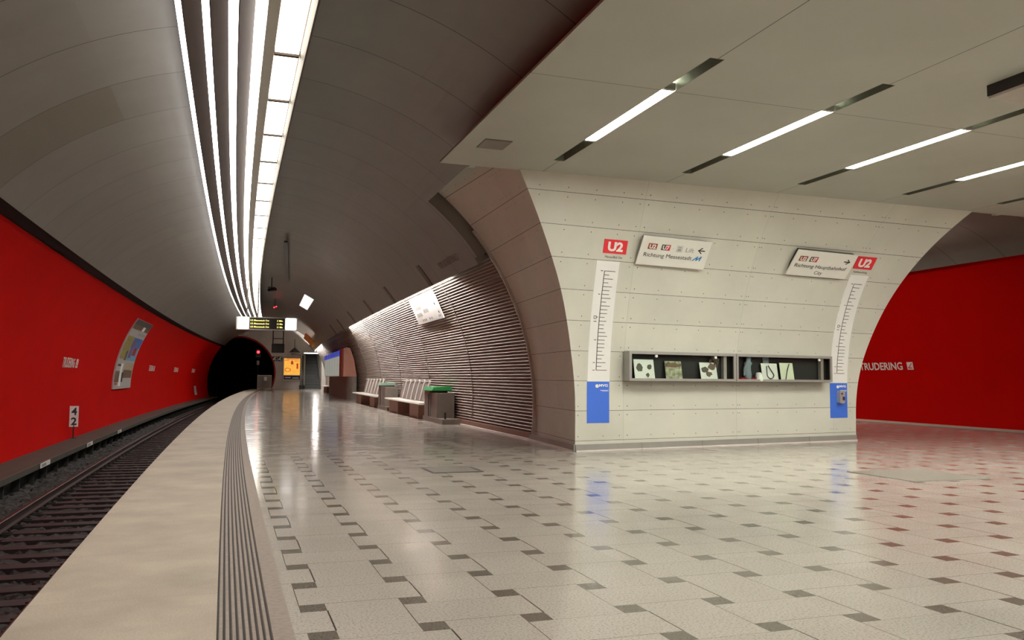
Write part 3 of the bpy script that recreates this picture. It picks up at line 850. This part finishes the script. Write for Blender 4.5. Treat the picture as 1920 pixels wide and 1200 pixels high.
# ------------------------------------------------------------------ things on the pillar face
def fgrid(mb, x0, x1, z0, z1, d, nx=3, nz=14, mi=0, T=.003):
    rows = []
    rowsB = []
    for i in range(nz+1):
        z = z0+(z1-z0)*i/nz
        rows.append([facept(x0+(x1-x0)*k/nx, z, d) for k in range(nx+1)])
        rowsB.append([facept(x0+(x1-x0)*k/nx, z, d-T) for k in range(nx+1)])
    mb.grid(rows, mi=mi)
    for a, b in ((rows[0], rowsB[0]), (rows[-1], rowsB[-1])): mb.grid([a, b], mi=mi)
    for k in (0, -1): mb.grid([[r[k] for r in rows], [r[k] for r in rowsB]], mi=mi)
    return mb
def route_map(x0, x1, zt, label, lines, number):
    t = thing('route_map', label, 'map')
    fgrid(MB(), x0, x1, 1.15, zt, .004).build('paper_strip', 'white_film', t)
    fgrid(MB(), x0-.005, x1-.005, .46, 1.15, .004, nz=5).build('blue_panel', 'sign_blue', t)
    W = x1-x0
    m = MB(); xc = x0+W*.38
    zb = 1.34; zt2 = zt-.16
    fgrid(m, xc-.006, xc+.006, zb, zt2, .0065, 1, 14)
    nn = 27
    rr = random.Random(number)
    for k in range(nn):
        z = zb+(zt2-zb)*k/(nn-1); ln = (.10, .14, .18)[rr.randrange(3)] if k not in (0, nn-1) else .21
        fgrid(m, xc, xc+ln, z-.0045, z+.0045, .0065, 1, 1)
        if k % 6 == 2 or k in (0,): fgrid(m, xc-.07, xc-.03, z-.005, z+.005, .0065, 1, 1)
    m.build('route_line', 'print_black', t)
    m = MB()
    a, b = x0+W*.13, zb+(zt2-zb)*.52
    for (p, q, r, s_) in ((0, .05, 0, .008), (0, .05, .045, .053), (0, .008, 0, .05), (.045, .053, 0, .053), (0, .06, -.045, -.035)):
        fgrid(m, a+p, a+q, b+r, b+s_, .0065, 1, 1)
    m.build('stop_symbol', 'print_black', t)
    m = MB(); fn = lambda px, pz, d: facept(px, pz, .0045+d)
    m.text('MVG', x0+W*.52, 1.065, .042, W*.40, fn=fn, bold=.03)
    # round comma-shaped mark beside the letters
    cx_, cz_ = x0+W*.43, 1.075
    pts_ = [(cx_+.032*math.cos(a_)*(1 if a_ < 4.2 else 1.25), cz_+.03*math.sin(a_)) for a_ in [k*2*PI/14 for k in range(14)]]
    m.face([fn(p, q, .002) for p, q in pts_])
    fgrid(m, x0+W*.58, x0+W*.95, 1.0, 1.008, .0065, 1, 1); fgrid(m, x0+W*.66, x0+W*.95, .985, .99, .0065, 1, 1)
    m.build('operator_logo', 'print_white', t)
    return t
route_map(5.70, 6.14, 3.13, 'tall white route map strip with blue foot, left end of the concrete pillar', 24, 1)
route_map(11.34, 11.82, 3.235, 'tall white route map strip with blue foot, right end of the concrete pillar', 24, 5)
def line_plate(x0, x1, z0, z1, label, sub):
    t = thing('line_plate', label, 'sign')
    fgrid(MB(), x0, x1, z0, z1, .012, nz=2, T=.012).build('plate', 'sign_red', t)
    fn = lambda px, pz, d: facept(px, pz, .012+d)
    H = z1-z0; W = x1-x0
    MB().text('U2', (x0+x1)/2, z0+H*.2, H*.62, W*.66, fn=fn, bold=.045, center=True).build('lettering', 'print_white', t)
    MB().text(sub, x0+W*.12, z0-.075, .034, W*.75, fn=lambda px, pz, d: facept(px, pz, .001+d)).build('caption', 'print_black', t)
    return t
line_plate(5.79, 6.23, 3.255, 3.47, 'red U2 line plate above the left route map strip', 'Messestadt Ost')
line_plate(11.32, 11.80, 3.35, 3.56, 'red U2 line plate above the right route map strip', 'Feldmoching')

def direction_sign(xa, xb, za, zb, label, build):
    xm = (xa+xb)/2
    Pb = facept(xm, za, .07); Pt = facept(xm, zb, .13)
    X = (facept(xb, (za+zb)/2, .1)-facept(xa, (za+zb)/2, .1))
    Z = Pt-Pb; Yv = Z.cross(X.normalized())
    mw = frame(Pb, X, Yv); W = X.length; H = Z.length
    t = thing('direction_sign', label, 'sign', mw=mw)
    MB().box(-W/2, W/2, 0, .02, 0, H).build('panel', 'white_panel', t)
    MB().box(-W/2+.05, W/2-.05, .02, .10, .04, H-.02).build('housing', 'black', t)
    build(t, W, H); return t
def line_badge(t, x, z, w_, h_, s, red_all=False):
    MB().box(x, x+w_, -.004, 0, z, z+h_).build('line_badge', 'print_brown' if red_all else 'leaf_brown', t)
    if not red_all: MB().box(x+w_*.5, x+w_*.96, -.005, -.0035, z+h_*.06, z+h_*.94).build('badge_half', 'sign_red', t)
    MB().text(s, x+w_/2, z+h_*.16, h_*.68, w_*.74, y=-.006, bold=.03, center=True).build('badge_lettering', 'print_white', t)
def arrow(t, x, z, L, d):
    m = MB(); m.box(x-L/2, x+L/2, -.005, 0, z-.009, z+.009)
    tip = x+d*L/2
    for s_ in (1, -1):
        m.poly([(tip, z+.012*s_*0), (tip-d*.07, z+.055*s_), (tip-d*.09, z+.045*s_), (tip-d*.02, z)], -.005, 0)
    m.build('arrow', 'print_black', t)
def s1(t, W, H):
    line_badge(t, -W*.40, H*.56, W*.125, H*.2, 'U2', True); line_badge(t, -W*.21, H*.56, W*.125, H*.2, 'U7')
    MB().box(-W*.04, -W*.033, -.004, 0, H*.64, H*.66).text('Lift', W*.15, H*.57, H*.15, W*.12).build('lettering', 'print_grey', t)
    m = MB(); x, z, a = W*.015, H*.55, H*.21
    for b in ((0, a, 0, .006), (0, a, a-.006, a), (0, .006, 0, a), (a-.006, a, 0, a)): m.box(x+b[0], x+b[1], -.004, 0, z+b[2], z+b[3])
    for q in (.3, .5, .7): m.box(x+a*q-.012, x+a*q+.012, -.004, 0, z+.015, z+a*.55); m.box(x+a*q-.01, x+a*q+.01, -.004, 0, z+a*.65, z+a*.85)
    m.build('lift_symbol', 'print_grey', t)
    arrow(t, W*.38, H*.66, W*.1, -1)
    MB().text('Richtung Messestadt', -W*.43, H*.30, H*.14, W*.70, bold=-.005).build('destination', 'print_black', t)
    m = MB(); x = W*.28; z = H*.29; k = H*.16
    m.poly([(x, z), (x+.10, z+k), (x+.115, z+k), (x+.105, z+.35*k), (x+.17, z+k*1.05), (x+.19, z+k*1.05), (x+.165, z+.0*k), (x+.145, z+.0*k), (x+.155, z+.6*k), (x+.09, z), (x+.075, z), (x+.085, z+.55*k), (x+.025, z)], -.005, 0)
    m.build('trade_fair_mark', 'logo_blue', t)
def s2(t, W, H):
    line_badge(t, -W*.42, H*.58, W*.125, H*.2, 'U2', True); line_badge(t, -W*.25, H*.58, W*.125, H*.2, 'U7')
    arrow(t, W*.37, H*.70, W*.1, 1)
    MB().text('Richtung Hauptbahnhof', -W*.44, H*.34, H*.14, W*.86, bold=-.005).text('City', 0, H*.10, H*.14, W*.13, center=True, bold=-.005).build('destination', 'print_black', t)
direction_sign(6.41, 7.80, 3.13, 3.60, 'white direction sign with left arrow, Richtung Messestadt, on the pillar', s1)
direction_sign(9.68, 11.15, 3.17, 3.62, 'white direction sign with right arrow, Richtung Hauptbahnhof City, on the pillar', s2)

# showcases
def showcase(xa, xb, label):
    P = Vector((xa, ybase(xa)-.075, 1.165)); X = Vector((xb-xa, ybase(xb)-ybase(xa), 0)); W = X.length
    mw = frame(P, X, (-X.y, X.x, 0)); H = .50; D = .13
    t = thing('showcase', label, 'showcase', mw=mw)
    MB().box(0, W, -.012, 0, 0, H).box(0, .012, -D, 0, 0, H).box(W-.012, W, -D, 0, 0, H).box(.012, W-.012, -D, 0, 0, .012).box(.012, W-.012, -D, 0, H-.012, H).build('case', 'case_back', t)
    m = MB(); b = .045
    m.box(0, W, -D-.03, -D, 0, b).box(0, W, -D-.03, -D, H-b, H).box(0, b, -D-.03, -D, b, H-b).box(W-b, W, -D-.03, -D, b, H-b)
    m.box(-.004, 0, -D-.03, 0, 0, H); m.box(W, W+.004, -D-.03, 0, 0, H); m.box(0, W, -D-.03, 0, H, H+.004)
    m.build('frame', 'steel', t)
    MB().box(b, W-b, -D-.016, -D-.012, b, H-b).build('glass_pane', 'glass', t)
    for xx in (.24*W if xa < 8 else -1, .80*W if xa < 8 else .86*W):
        if xx > 0: MB().tube([(xx, -D-.034, H-b-.03), (xx, -D-.005, H-b-.03)], .024, 12).build('lock', 'print_white', t)
    MB().box(W*.9, W*.93, -.10, -.03, .012, H-.012).build('side_profile', 'satin_alu', t)
    return mw, W
mwA, WA = showcase(6.40, 8.72, 'left glazed metal showcase with three cards, on the pillar')
mwB, WB = showcase(8.74, 11.16, 'right glazed metal showcase with two necklace cards, on the pillar')
def inside(mw, x, y=-.10, z=.012): return mw @ Matrix.Translation((x, y, z))
def card(mw, x, w_, h_, m_, name, label, cat='card', tilt=.16):
    t = thing(name, label, cat, mw=inside(mw, x, -.112) @ Matrix.Rotation(-tilt, 4, 'X'))
    MB().box(-w_/2, w_/2, 0, .006, 0, h_).build('board', m_, t)
    MB().box(-.02, .02, .006, .05, 0, h_*.5).build('stand', 'card_white', t)
    return t
def blob(cx, cz, rx, rz, seed, n=16, jag=.25):
    rr = random.Random(seed); return [(cx+rx*math.cos(2*PI*k/n)*(1+rr.uniform(-jag, jag)), cz+rz*math.sin(2*PI*k/n)*(1+rr.uniform(-jag, jag))) for k in range(n)]
t = card(mwA, .36, .42, .36, 'card_white', 'display_card', 'white card with three dark leaf shapes in the left showcase')
for j, (cx, cz, rx, rz) in enumerate(((-.10, .22, .055, .07), (.11, .23, .045, .045), (.06, .09, .03, .035))):
    MB().poly(blob(cx, cz, rx, rz, j), -.012, 0).build('pressed_leaf', 'leaf_brown', t)
t = card(mwA, .99, .36, .34, 'landscape', 'landscape_picture', 'muddy green landscape picture in the left showcase', 'picture')
MB().poly([(-.17, .29), (-.1, .33), (-.06, .30), (.02, .315), (.1, .29), (.17, .30), (.17, .25), (.05, .23), (-.17, .24)], -.008, 0).build('hill_print', 'poster_brown', t)
t = card(mwA, 1.78, .38, .33, 'card_white', 'display_card', 'white card with brown flower prints, right in the left showcase', tilt=.2)
for j, (cx, cz, rx, rz, m_) in enumerate(((-.08, .2, .08, .05, 'leaf_brown'), (.0, .12, .06, .04, 'rose'), (.08, .25, .07, .06, 'rose'))):
    MB().poly(blob(cx, cz, rx, rz, j+9), -.015, 0).build('flower_print', m_, t)
t = thing('dried_flower', 'dark dried flower stalks behind the flower card', 'flower', mw=inside(mwA, 1.93, -.06))
m = MB()
rr = random.Random(5)
for k in range(9):
    a = rr.uniform(-1, 1)*.12; m.tube([(0, 0, 0), (a*.5, 0, .2), (a, 0, .38+rr.uniform(-.05, .04))], .006, 5)
m.build('stalks', 'rose', t)
m = MB()
for k in range(6): m.tube([(rr.uniform(-.12, .1), -.01, .33+rr.uniform(-.04, .07)), (rr.uniform(-.12, .1), -.01, .36+rr.uniform(-.03, .06))], .018, 6)
m.build('blossom', 'leaf_brown', t)
# right case
t = thing('grey_figure', 'grey draped figure at the left end of the right showcase', 'figurine', mw=inside(mwB, .36, -.07))
m = MB()
prof_ = [(.0, .03), (.03, .07), (.12, .09), (.2, .075), (.27, .07), (.33, .09), (.36, .05), (.40, .06), (.43, .045), (.455, .01)]
m.grid([[(r*math.cos(2*PI*k/14)*1.0-.02*math.sin(z*9), r*.6*math.sin(2*PI*k/14), z) for k in range(14)] for z, r in prof_], close=True)
m.face([( .03*math.cos(2*PI*k/14), .018*math.sin(2*PI*k/14), 0) for k in range(14)])
m.build('body', 'figure_grey', t, smooth=True)
m = MB(); m.tube([(-.05, -.02, .33), (-.12, -.03, .22), (-.13, -.03, .1)], [.03, .025, .015], 8); m.build('arm', 'figure_grey', t)
m = MB(); m.grid([[(-.25+.5*i/12, -.13+.1*j/4, .05+.02*math.sin(i*1.3+j)) for i in range(13)] for j in range(5)])
m.box(-.25, .25, -.13, -.03, 0, .045)
o = m.build('red_cloth', 'cloth_red', mw=inside(mwB, .30, .02)); tag(o, 'dark red cloth spread at the foot of the grey figure', 'cloth')
m = MB(); m.grid([[(r*math.cos(2*PI*k/16), r*math.sin(2*PI*k/16), z) for k in range(16)] for z, r in ((0, .075), (.02, .08), (.13, .055), (.155, .045), (.16, .02))], close=True)
m.face([(.075*math.cos(2*PI*k/16), .075*math.sin(2*PI*k/16), 0) for k in range(16)]); m.face([(.02*math.cos(2*PI*k/16), .02*math.sin(2*PI*k/16), .16) for k in range(16)])
o = m.build('white_cup', 'card_white', mw=inside(mwB, .60, -.09)); tag(o, 'upturned white cup left of the necklace card', 'cup')
o = MB().box(-.07, .07, -.01, .01, 0, .45).build('grey_pillar_card', 'figure_grey', mw=inside(mwB, .83, -.03)); tag(o, 'grey upright strip behind the necklace card', 'card')
t = card(mwB, .88, .40, .335, 'card_white', 'necklace_card', 'white card with an oval black necklace in the right showcase')
loop = [(-.07, -.012, .28)] + [(.0+.085*math.cos(a), -.012, .13+.085*math.sin(a)) for a in [PI+.3*k for k in range(11)]] + [(-.03, -.012, .29)]
MB().tube(loop, .008, 6).build('necklace', 'bead_black', t)
t = card(mwB, 1.32, .34, .35, 'card_cream', 'necklace_card', 'cream card with a straight black necklace in the right showcase')
MB().tube([(-.07, -.012, .02), (-.03, -.012, .12), (.0, -.012, .2), (.07, -.012, .33)], .009, 6).build('necklace', 'bead_black', t)

# small intercom box on the right blue panel
mw = frame(facept(11.585, .75, .0), (1, .161, 0), (-.161, 1, 0))
t = thing('wall_intercom', 'small beige metal box on the right route map foot', 'box', mw=mw)
pts_ = [(-.07, .02), (-.05, 0), (.05, 0), (.07, .02), (.07, .22), (.05, .25), (-.05, .25), (-.07, .22)]
MB().poly(pts_, -.09, 0).build('housing', 'satin_alu', t)
MB().box(.0, .055, -.10, -.09, .06, .13).build('flap', 'dark_metal', t); MB().tube([(-.02, -.10, .19), (-.02, -.09, .19)], .018, 8).build('button', 'dark_metal', t)

# ------------------------------------------------------------------ floor fittings
t = thing('floor_grate', 'square ribbed entrance grate in the floor, seen as a flat diamond', 'grate', (7.8, 8.0, 0))
m = MB(); m.box(0, 1.18, 0, 1.15, .001, .003); m.build('pan', 'poster_grey', t)
m = MB()
for k in range(40): m.box(0, 1.18, .005+.0288*k, .005+.0288*k+.02, .003, .010)
m.build('bars', 'grate', t)
t = thing('floor_hatch', 'rectangular metal floor hatch in front of the benches', 'hatch', (2.5, 10.35, 0))
MB().box(.03, .63, .03, .63, .001, .004).build('cover', 'bin_grey', t)
m = MB(); m.box(0, .66, 0, .03, .001, .006).box(0, .66, .63, .66, .001, .006).box(0, .03, .03, .63, .001, .006).box(.63, .66, .03, .63, .001, .006); m.build('rim', 'dark_metal', t)
o = MB().box(0, .38, 0, .44, -.012, 0).build('ceiling_hatch', 'bin_grey', loc=(3.22, 10.6, HC)); tag(o, 'small darker hatch plate near the corner of the passage ceiling', 'hatch')
t = thing('ceiling_box', 'flat square box hanging from the passage ceiling at the right edge', 'box', (7.72, 6.15, HC-.15))
MB().box(0, .75, 0, .62, .03, .15).build('housing', 'black', t); MB().box(.01, .74, .01, .61, 0, .03).build('cover', 'satin_alu', t)

# ------------------------------------------------------------------ benches, bins, cabinet, signs on the platform
def bench(y0, L, label):
    yc = y0+L/2; t = thing('bench', label, 'bench', (5.02+off(yc), yc, 0), -math.atan(slope(yc)), group='platform benches')
    m = MB(); m.poly([(-.02, .44), (0, .415), (.60, .415), (.62, .44), (.60, .47), (0, .47)], -L/2, L/2)
    m.build('seat', 'seat_white', t)
    for yy in (-L*.30, L*.32):
        m = MB(); m.box(.12, .66, yy-.9, yy+.9, .0, .40) if yy > 0 else m.box(.12, .66, yy-.5, yy+.9, .0, .40); m.build('support', 'brown_plinth', t)
    n = 6
    for k in range(n):
        yb = -L*.33+L*.12*k; wd = L*.105
        m = MB(); m.poly([(.38, .49), (.41, .49), (.55, 1.02), (.53, 1.06), (.51, 1.02)], yb, yb+wd); bo = m.build('backrest', 'mesh_metal', t)
        m = MB()
        m.tube([(.36, yb, .48), (.49, yb, 1.0), (.53, yb, 1.09), (.53, yb+wd*.25, 1.10)], .022, 8)
        m.box(.48, .56, yb, yb+wd*.9, 1.07, 1.095); m.build('back_frame', 'seat_white', bo)
    return t
bench(23.3, 6.2, 'nearer white bench against the lit ribbed wall')
bench(32.0, 7.8, 'farther white bench against the lit ribbed wall')
bench(61.5, 6.0, 'small far bench beyond the glazed timetable cabinet')
def bin_(yc, label, green, h_=.84):
    t = thing('litter_bin', label, 'bin', (5.10+off(yc), yc, 0), -math.atan(slope(yc)), group='platform litter bins')
    MB().box(.0, .52, -1.2, 1.2, .0, .13).build('plinth', 'bin_grey', t)
    m = MB(); m.box(0, .5, .35, 1.0, .13, h_); m.build('bin_body', 'bin_grey', t)
    m = MB(); m.box(.03, .5, -.45, .30, .13, h_-.06); m.build('bin_body', 'bin_grey', t)
    MB().box(-.012, 0, .4, .46, .15, h_-.1).build('door_gap', 'black', t)
    m = MB(); m.poly([(-.03, h_), (.52, h_), (.52, h_+.09), (.45, h_+.11), (.02, h_+.09)], -.1 if green else .3, 1.05); m.build('lid', 'green_plastic' if green else 'pale_green', t)
    MB().box(.1, .14, -1.05, -1.0, .13, .3).build('bracket', 'dark_metal', t)
    return t
bin_(22.0, 'grey litter bin with bright green lid beside the nearer bench', True)
bin_(30.7, 'grey litter bin with pale green lid between the two benches', False, .88)

# map board on the corrugated wall
def ribP(y, z, d):
    u = circ_u(5.25, z, 1); a = math.atan2(z-ZC, u-UC)
    return frame((u+off(y)-d*math.cos(a), y, z-d*math.sin(a)), (-slope(y), -1, 0), Vector((math.cos(a), 0, math.sin(a))))
t = thing('map_board', 'white map board on the bright ribbed wall above the benches', 'sign', mw=ribP(24.3, 2.76, .07))
W, H = 3.25, .80
MB().box(0, W, 0, .03, 0, H).build('panel', 'white_film', t)
m = MB(); m.box(.3, 1.15, -.003, 0, .42, .52).box(1.3, 2.1, -.003, 0, .52, .64).box(.3, 1.0, -.003, 0, .22, .32).box(1.3, 1.9, -.003, 0, .28, .38); m.build('print_lines', 'poster_grey', t)
m = MB()
for x in (.8, 1.0, 1.2, 1.7, 1.95, 2.85, 3.0): m.box(x, x+.05, -.004, 0, .06, .12)
m.box(2.85, 2.93, -.004, 0, .4, .46).box(2.98, 3.06, -.004, 0, .16, .22); m.build('symbols', 'print_black', t)
m = MB(); m.box(.2, .25, .03, .07, .1, .6).box(3.0, 3.05, .03, .07, .1, .6); m.build('bracket', 'dark_metal', t)

# timetable cabinet
ya, yb = 43.6, 60.0; yc = (ya+yb)/2
t = thing('timetable_cabinet', 'reddish brown cabinet with glazed timetables and blue header by the wall', 'cabinet', (4.93+off(yc), yc, 1.2), -math.atan(slope(yc)))
L = yb-ya
m = MB(); m.poly([(0, 0), (.69, 0), (.53, .9), (.33, 1.45), (.12, 1.5), (0, 1.42)], -L/2, -L/2+.9); m.build('end_body', 'cabinet_brown', t)
m = MB(); m.poly([(.02, 0), (.64, 0), (.48, .9), (.28, 1.45), (.14, 1.5), (.02, 1.42)], -L/2+.9, L/2); m.build('body', 'bin_grey', t)
MB().box(-.02, .04, -L/2+.9, -L/2+2.6, 0, 1.46).build('end_panel', 'cabinet_red', t)
n = 6; l0 = -L/2+2.7; st = (L/2-l0)/n
for k in range(n):
    m = MB(); m.box(-.02, .01, l0+st*k+.08, l0+st*(k+1)-.08, .02, 1.10); g1 = m.build('glass_panel', 'pane_pale', t)
    m = MB(); m.box(-.035, -.02, l0+st*k+.22, l0+st*(k+1)-.22, .1, 1.02); m.build('timetable', 'pane_pale', g1)
m = MB(); m.box(-.06, .04, l0, L/2, 1.12, 1.40); hd = m.build('header', 'emit_blue', t)
m = MB()
for k in range(n):
    m.box(-.07, -.06, l0+st*k+st*.3, l0+st*k+st*.62, 1.16, 1.36)
m.build('header_symbols', 'print_white', hd)
t = thing('cabinet_base', 'plain brown-grey wall block under the timetable cabinet', 'block', (5.12+off(yc), yc, 0), -math.atan(slope(yc)))
m = MB(); prof_ = []
for k in range(9): a = PI/2*k/8; prof_.append((.35-.35*math.sin(a), -L/2+.35-.35*math.cos(a)))
m = MB(); pts3 = [(p[0], p[1]) for p in prof_]+[(0, L/2-2), (.5, L/2-2), (.5, -L/2)]
m.face([(x, y_, 1.19) for x, y_ in pts3]); m.grid([[(x, y_, z) for x, y_ in pts3+pts3[:1]] for z in (0, 1.19)]); m.build('block', 'bin_grey', t)
# dark cladding behind the cabinet, between the two washed stretches of wall
# warm reflection on the vault beyond, put into the colour of a panel
def ou(y, z): return circ_u(5.0, z, 1)+off(y)
mb = MB(); rows = [[(ou(y, z), y, z) for y in (65, 68, 71, 74)] for z in (3.75, 4.0, 4.25, 4.45)]; rows2 = [[(p[0]-.06, p[1], p[2]-.04) for p in r] for r in rows]
mb.grid(rows2); mb.grid([rows[0], rows2[0]]); mb.grid([rows[-1], rows2[-1]])
for k in (0, -1): mb.grid([[r[k] for r in rows], [r[k] for r in rows2]])
o = mb.build('orange_reflection', 'reflection_orange'); tag(o, 'orange reflection high on the vault beyond the timetable cabinet, built as a coloured panel', 'panel')

# destination display hung over the platform
t = thing('train_display', 'hanging departure board with yellow lines and two glowing white ends', 'display', (1.51, 34.0, 2.97))
MB().box(-1.15, 1.15, -.12, .12, 0, .50).build('housing', 'satin_alu', t)
for xx in (-1.10, .68):
    m = MB(); m.poly([(xx, .05), (xx+.03, .02), (xx+.39, .02), (xx+.42, .05), (xx+.42, .45), (xx+.39, .48), (xx+.03, .48), (xx, .45)], -.16, -.12); m.build('light_box', 'emit_box', t)
MB().box(-.66, .66, -.145, -.12, .04, .46).build('screen', 'black', t)
for k, (a, b) in enumerate((('U2 Messestadt Ost', '2 Min'), ('U2 Messestadt Ost', '12 Min'), ('U2 Messestadt Ost', '21 Min'))):
    z = .335-.125*k; m = MB()
    m.text(a, -.63, z, .062, .70, y=-.146, bold=.02); m.build('departure_line', 'emit_led', t); MB().text(b, .36, z, .062, .22, y=-.146, bold=.02).build('departure_time', 'emit_led', t)
for xx in (-.75, -.35): MB().tube([(xx, 0, .5), (xx, 0, 2.0)], .025, 8).build('hanger', 'satin_alu', t)
# rods, camera and small fittings near the light row
o = MB().box(-.05, .05, 0, 11.0, -.03, .03).build('cable_tray', 'dark_metal', loc=(1.66, 26.5, 5.32), rot=(0, 0, -.075)); tag(o, 'long dark cable tray on the vault right of the luminous panels', 'cable tray')
t = thing('security_camera', 'small dark camera hanging from the vault above the departure board', 'camera', (1.86, 38.5, 5.0))
MB().tube([(0, 0, .1), (0, 0, .55)], .02, 8).build('stem', 'dark_metal', t)
MB().tube([(-.12, -.15, -.02), (.18, .25, .05)], .07, 10).build('camera_body', 'black', t); MB().box(-.16, .16, -.1, .1, .08, .12).build('mount', 'dark_metal', t)
t = thing('red_sign_lamp', 'small red lamp under the vault behind the departure board', 'lamp', (2.55, 48.5, 5.05))
MB().box(-.12, .12, -.05, .05, -.1, .0).build('housing', 'black', t); m = MB(); m.tube([(-.04, -.07, -.05), (-.04, -.05, -.05)], .04, 8); m.tube([(.07, -.07, .0), (.07, -.05, .0)], .035, 8); m.build('lens', 'emit_red', t)
MB().tube([(0, 0, 0), (0, 0, .5)], .015, 6).build('stem', 'dark_metal', t)
# glowing panel added on the vault in place of reflected glare
def vframe(y, z, R):
    u = circ_u(R, z, 1); a = math.atan2(z-ZC, u-UC)
    return frame((u+off(y)-.03*math.cos(a), y, z-.03*math.sin(a)), (-slope(y), -1, 0), Vector((math.cos(a), 0, math.sin(a))))
t = thing('vault_glare', 'glowing rectangle standing in for reflected glare on the right side of the vault', 'lamp', mw=vframe(43.4, 4.93, 5.0))
MB().box(-3.2, 3.2, -.01, .05, -.24, .24).build('glare_face', 'emit_glare', t); MB().box(-3.3, 3.3, 0, .05, -.27, .27).build('frame', 'satin_alu', t)  # face and frame both added, standing in for the glare

# things at the end wall
t = thing('advert_poster', 'glowing yellow advertising poster in a light frame on the end wall', 'poster', (5.86, 79.9, .76))
MB().box(-.84, .84, -.05, .1, 0, 2.16).build('frame', 'satin_alu', t)
MB().box(-.72, .72, -.06, -.05, .52, 2.05).build('sheet', 'poster_yellow_lit', t); MB().box(-.72, .72, -.06, -.05, .12, .46).build('footer', 'poster_navy', t)
m = MB(); m.poly([(-.12, 1.5), (.12, 1.5), (.1, 1.75), (.0, 1.9), (-.1, 1.75)], -.07, -.06)
for k in range(10):
    a0 = 2*PI*k/10; m.poly(blob(-.38+.25*math.cos(a0), 1.0+.16*math.sin(a0), .05, .04, k), -.07, -.06)
m.box(-.65, -.25, -.07, -.06, 1.85, 1.9).box(.2, .6, -.07, -.06, 1.8, 1.84).box(.4, .55, -.07, -.06, 1.1, 1.6).box(-.5, .6, -.07, -.06, 1.97, 2.02)
m.build('print', 'poster_red', t)
MB().box(-.62, -.1, -.07, -.06, .24, .34).box(.05, .62, -.07, -.06, .2, .30).build('footer_print', 'print_white', t)
for (xx, lb) in ((4.30, 'left of the two small pictogram signs on the end wall'), (4.78, 'right of the two small pictogram signs on the end wall')):
    t = thing('pictogram_sign', lb, 'sign', (xx, 79.95, 2.54), group='pictogram signs on the end wall')
    MB().box(-.21, .21, -.03, .04, 0, .42).build('panel', 'black', t)
    m = MB(); m.poly([(-.15, .08), (-.08, .08), (.14, .32), (.14, .38), (-.0, .38), (-.15, .2)], -.035, -.03).box(.0, .15, -.035, -.03, .06, .16); m.build('pictogram', 'print_white', t)
t = thing('equipment_cabinet', 'grey metal cabinet with a white notice beside the tunnel mouth', 'cabinet', (3.42, 79.2, 0))
MB().box(-.62, .62, -.3, .3, .0, 1.25).build('body', 'satin_alu', t); MB().box(-.05, .2, -.32, -.3, .75, 1.1).build('notice', 'print_white', t)
MB().box(-.60, .60, -.31, -.3, .05, 1.2).build('door', 'bin_grey', t)
t = thing('tunnel_signal', 'signal post with a glowing red lamp inside the tunnel mouth', 'signal', (2.92, 82.0, -1.2))
MB().tube([(0, 0, 0), (0, 0, 4.4)], .06, 8).build('post', 'dark_metal', t); MB().box(-.22, .22, -.12, .12, 4.1, 4.9).build('signal_head', 'black', t)
MB().tube([(0, -.2, 4.6), (0, -.12, 4.6)], .13, 12).build('red_lens', 'emit_red', t); MB().box(-.12, .12, -.16, -.12, 3.4, 3.8).build('number_plate', 'print_white', t)
t = thing('hanging_monitor', 'dark monitor box hanging from a frame in front of the end wall', 'monitor', (4.0, 70.0, 3.05))
MB().box(-.48, .48, -.2, .2, 0, .72).build('housing', 'black', t); MB().box(-.38, .38, -.21, -.2, .08, .62).build('screen', 'dark_metal', t)
m = MB()
for xx in (-.4, .4): m.box(xx-.04, xx+.04, -.05, .05, .72, 2.84)
m.box(-.4, .4, -.05, .05, 1.1, 1.16).box(-.4, .4, -.05, .05, 1.75, 1.8).build('hanger_frame', 'dark_metal', t)
for (xx, lb) in ((6.62, 'left shining steel column beside the yellow poster'), (6.92, 'right shining steel column at the foot of the stairs')):
    m = MB(); m.tube([(0, 0, 0), (0, 0, 3.0), (-.05, 0, 3.12), (-.25, 0, 3.2), (-.9 if xx < 6.8 else -.3, 0, 3.2)], .075, 12)
    t = thing('steel_column', lb, 'column', (xx, 79.3, 0), group='steel columns by the stairs')
    m.build('shaft', 'steel', t, smooth=True); MB().tube([(0, 0, 0), (0, 0, .35)], .12, 12).build('foot', 'dark_metal', t)
t = thing('clock_lamp', 'dark pointed lamp shade above the steel columns', 'lamp', (6.0, 79.2, 3.35))
MB().poly([(-.5, 0), (.5, 0), (.05, .4), (-.05, .4)], -.2, .2).tube([(0, 0, .4), (0, 0, 1.2)], .02, 6).build('shade', 'black', t)
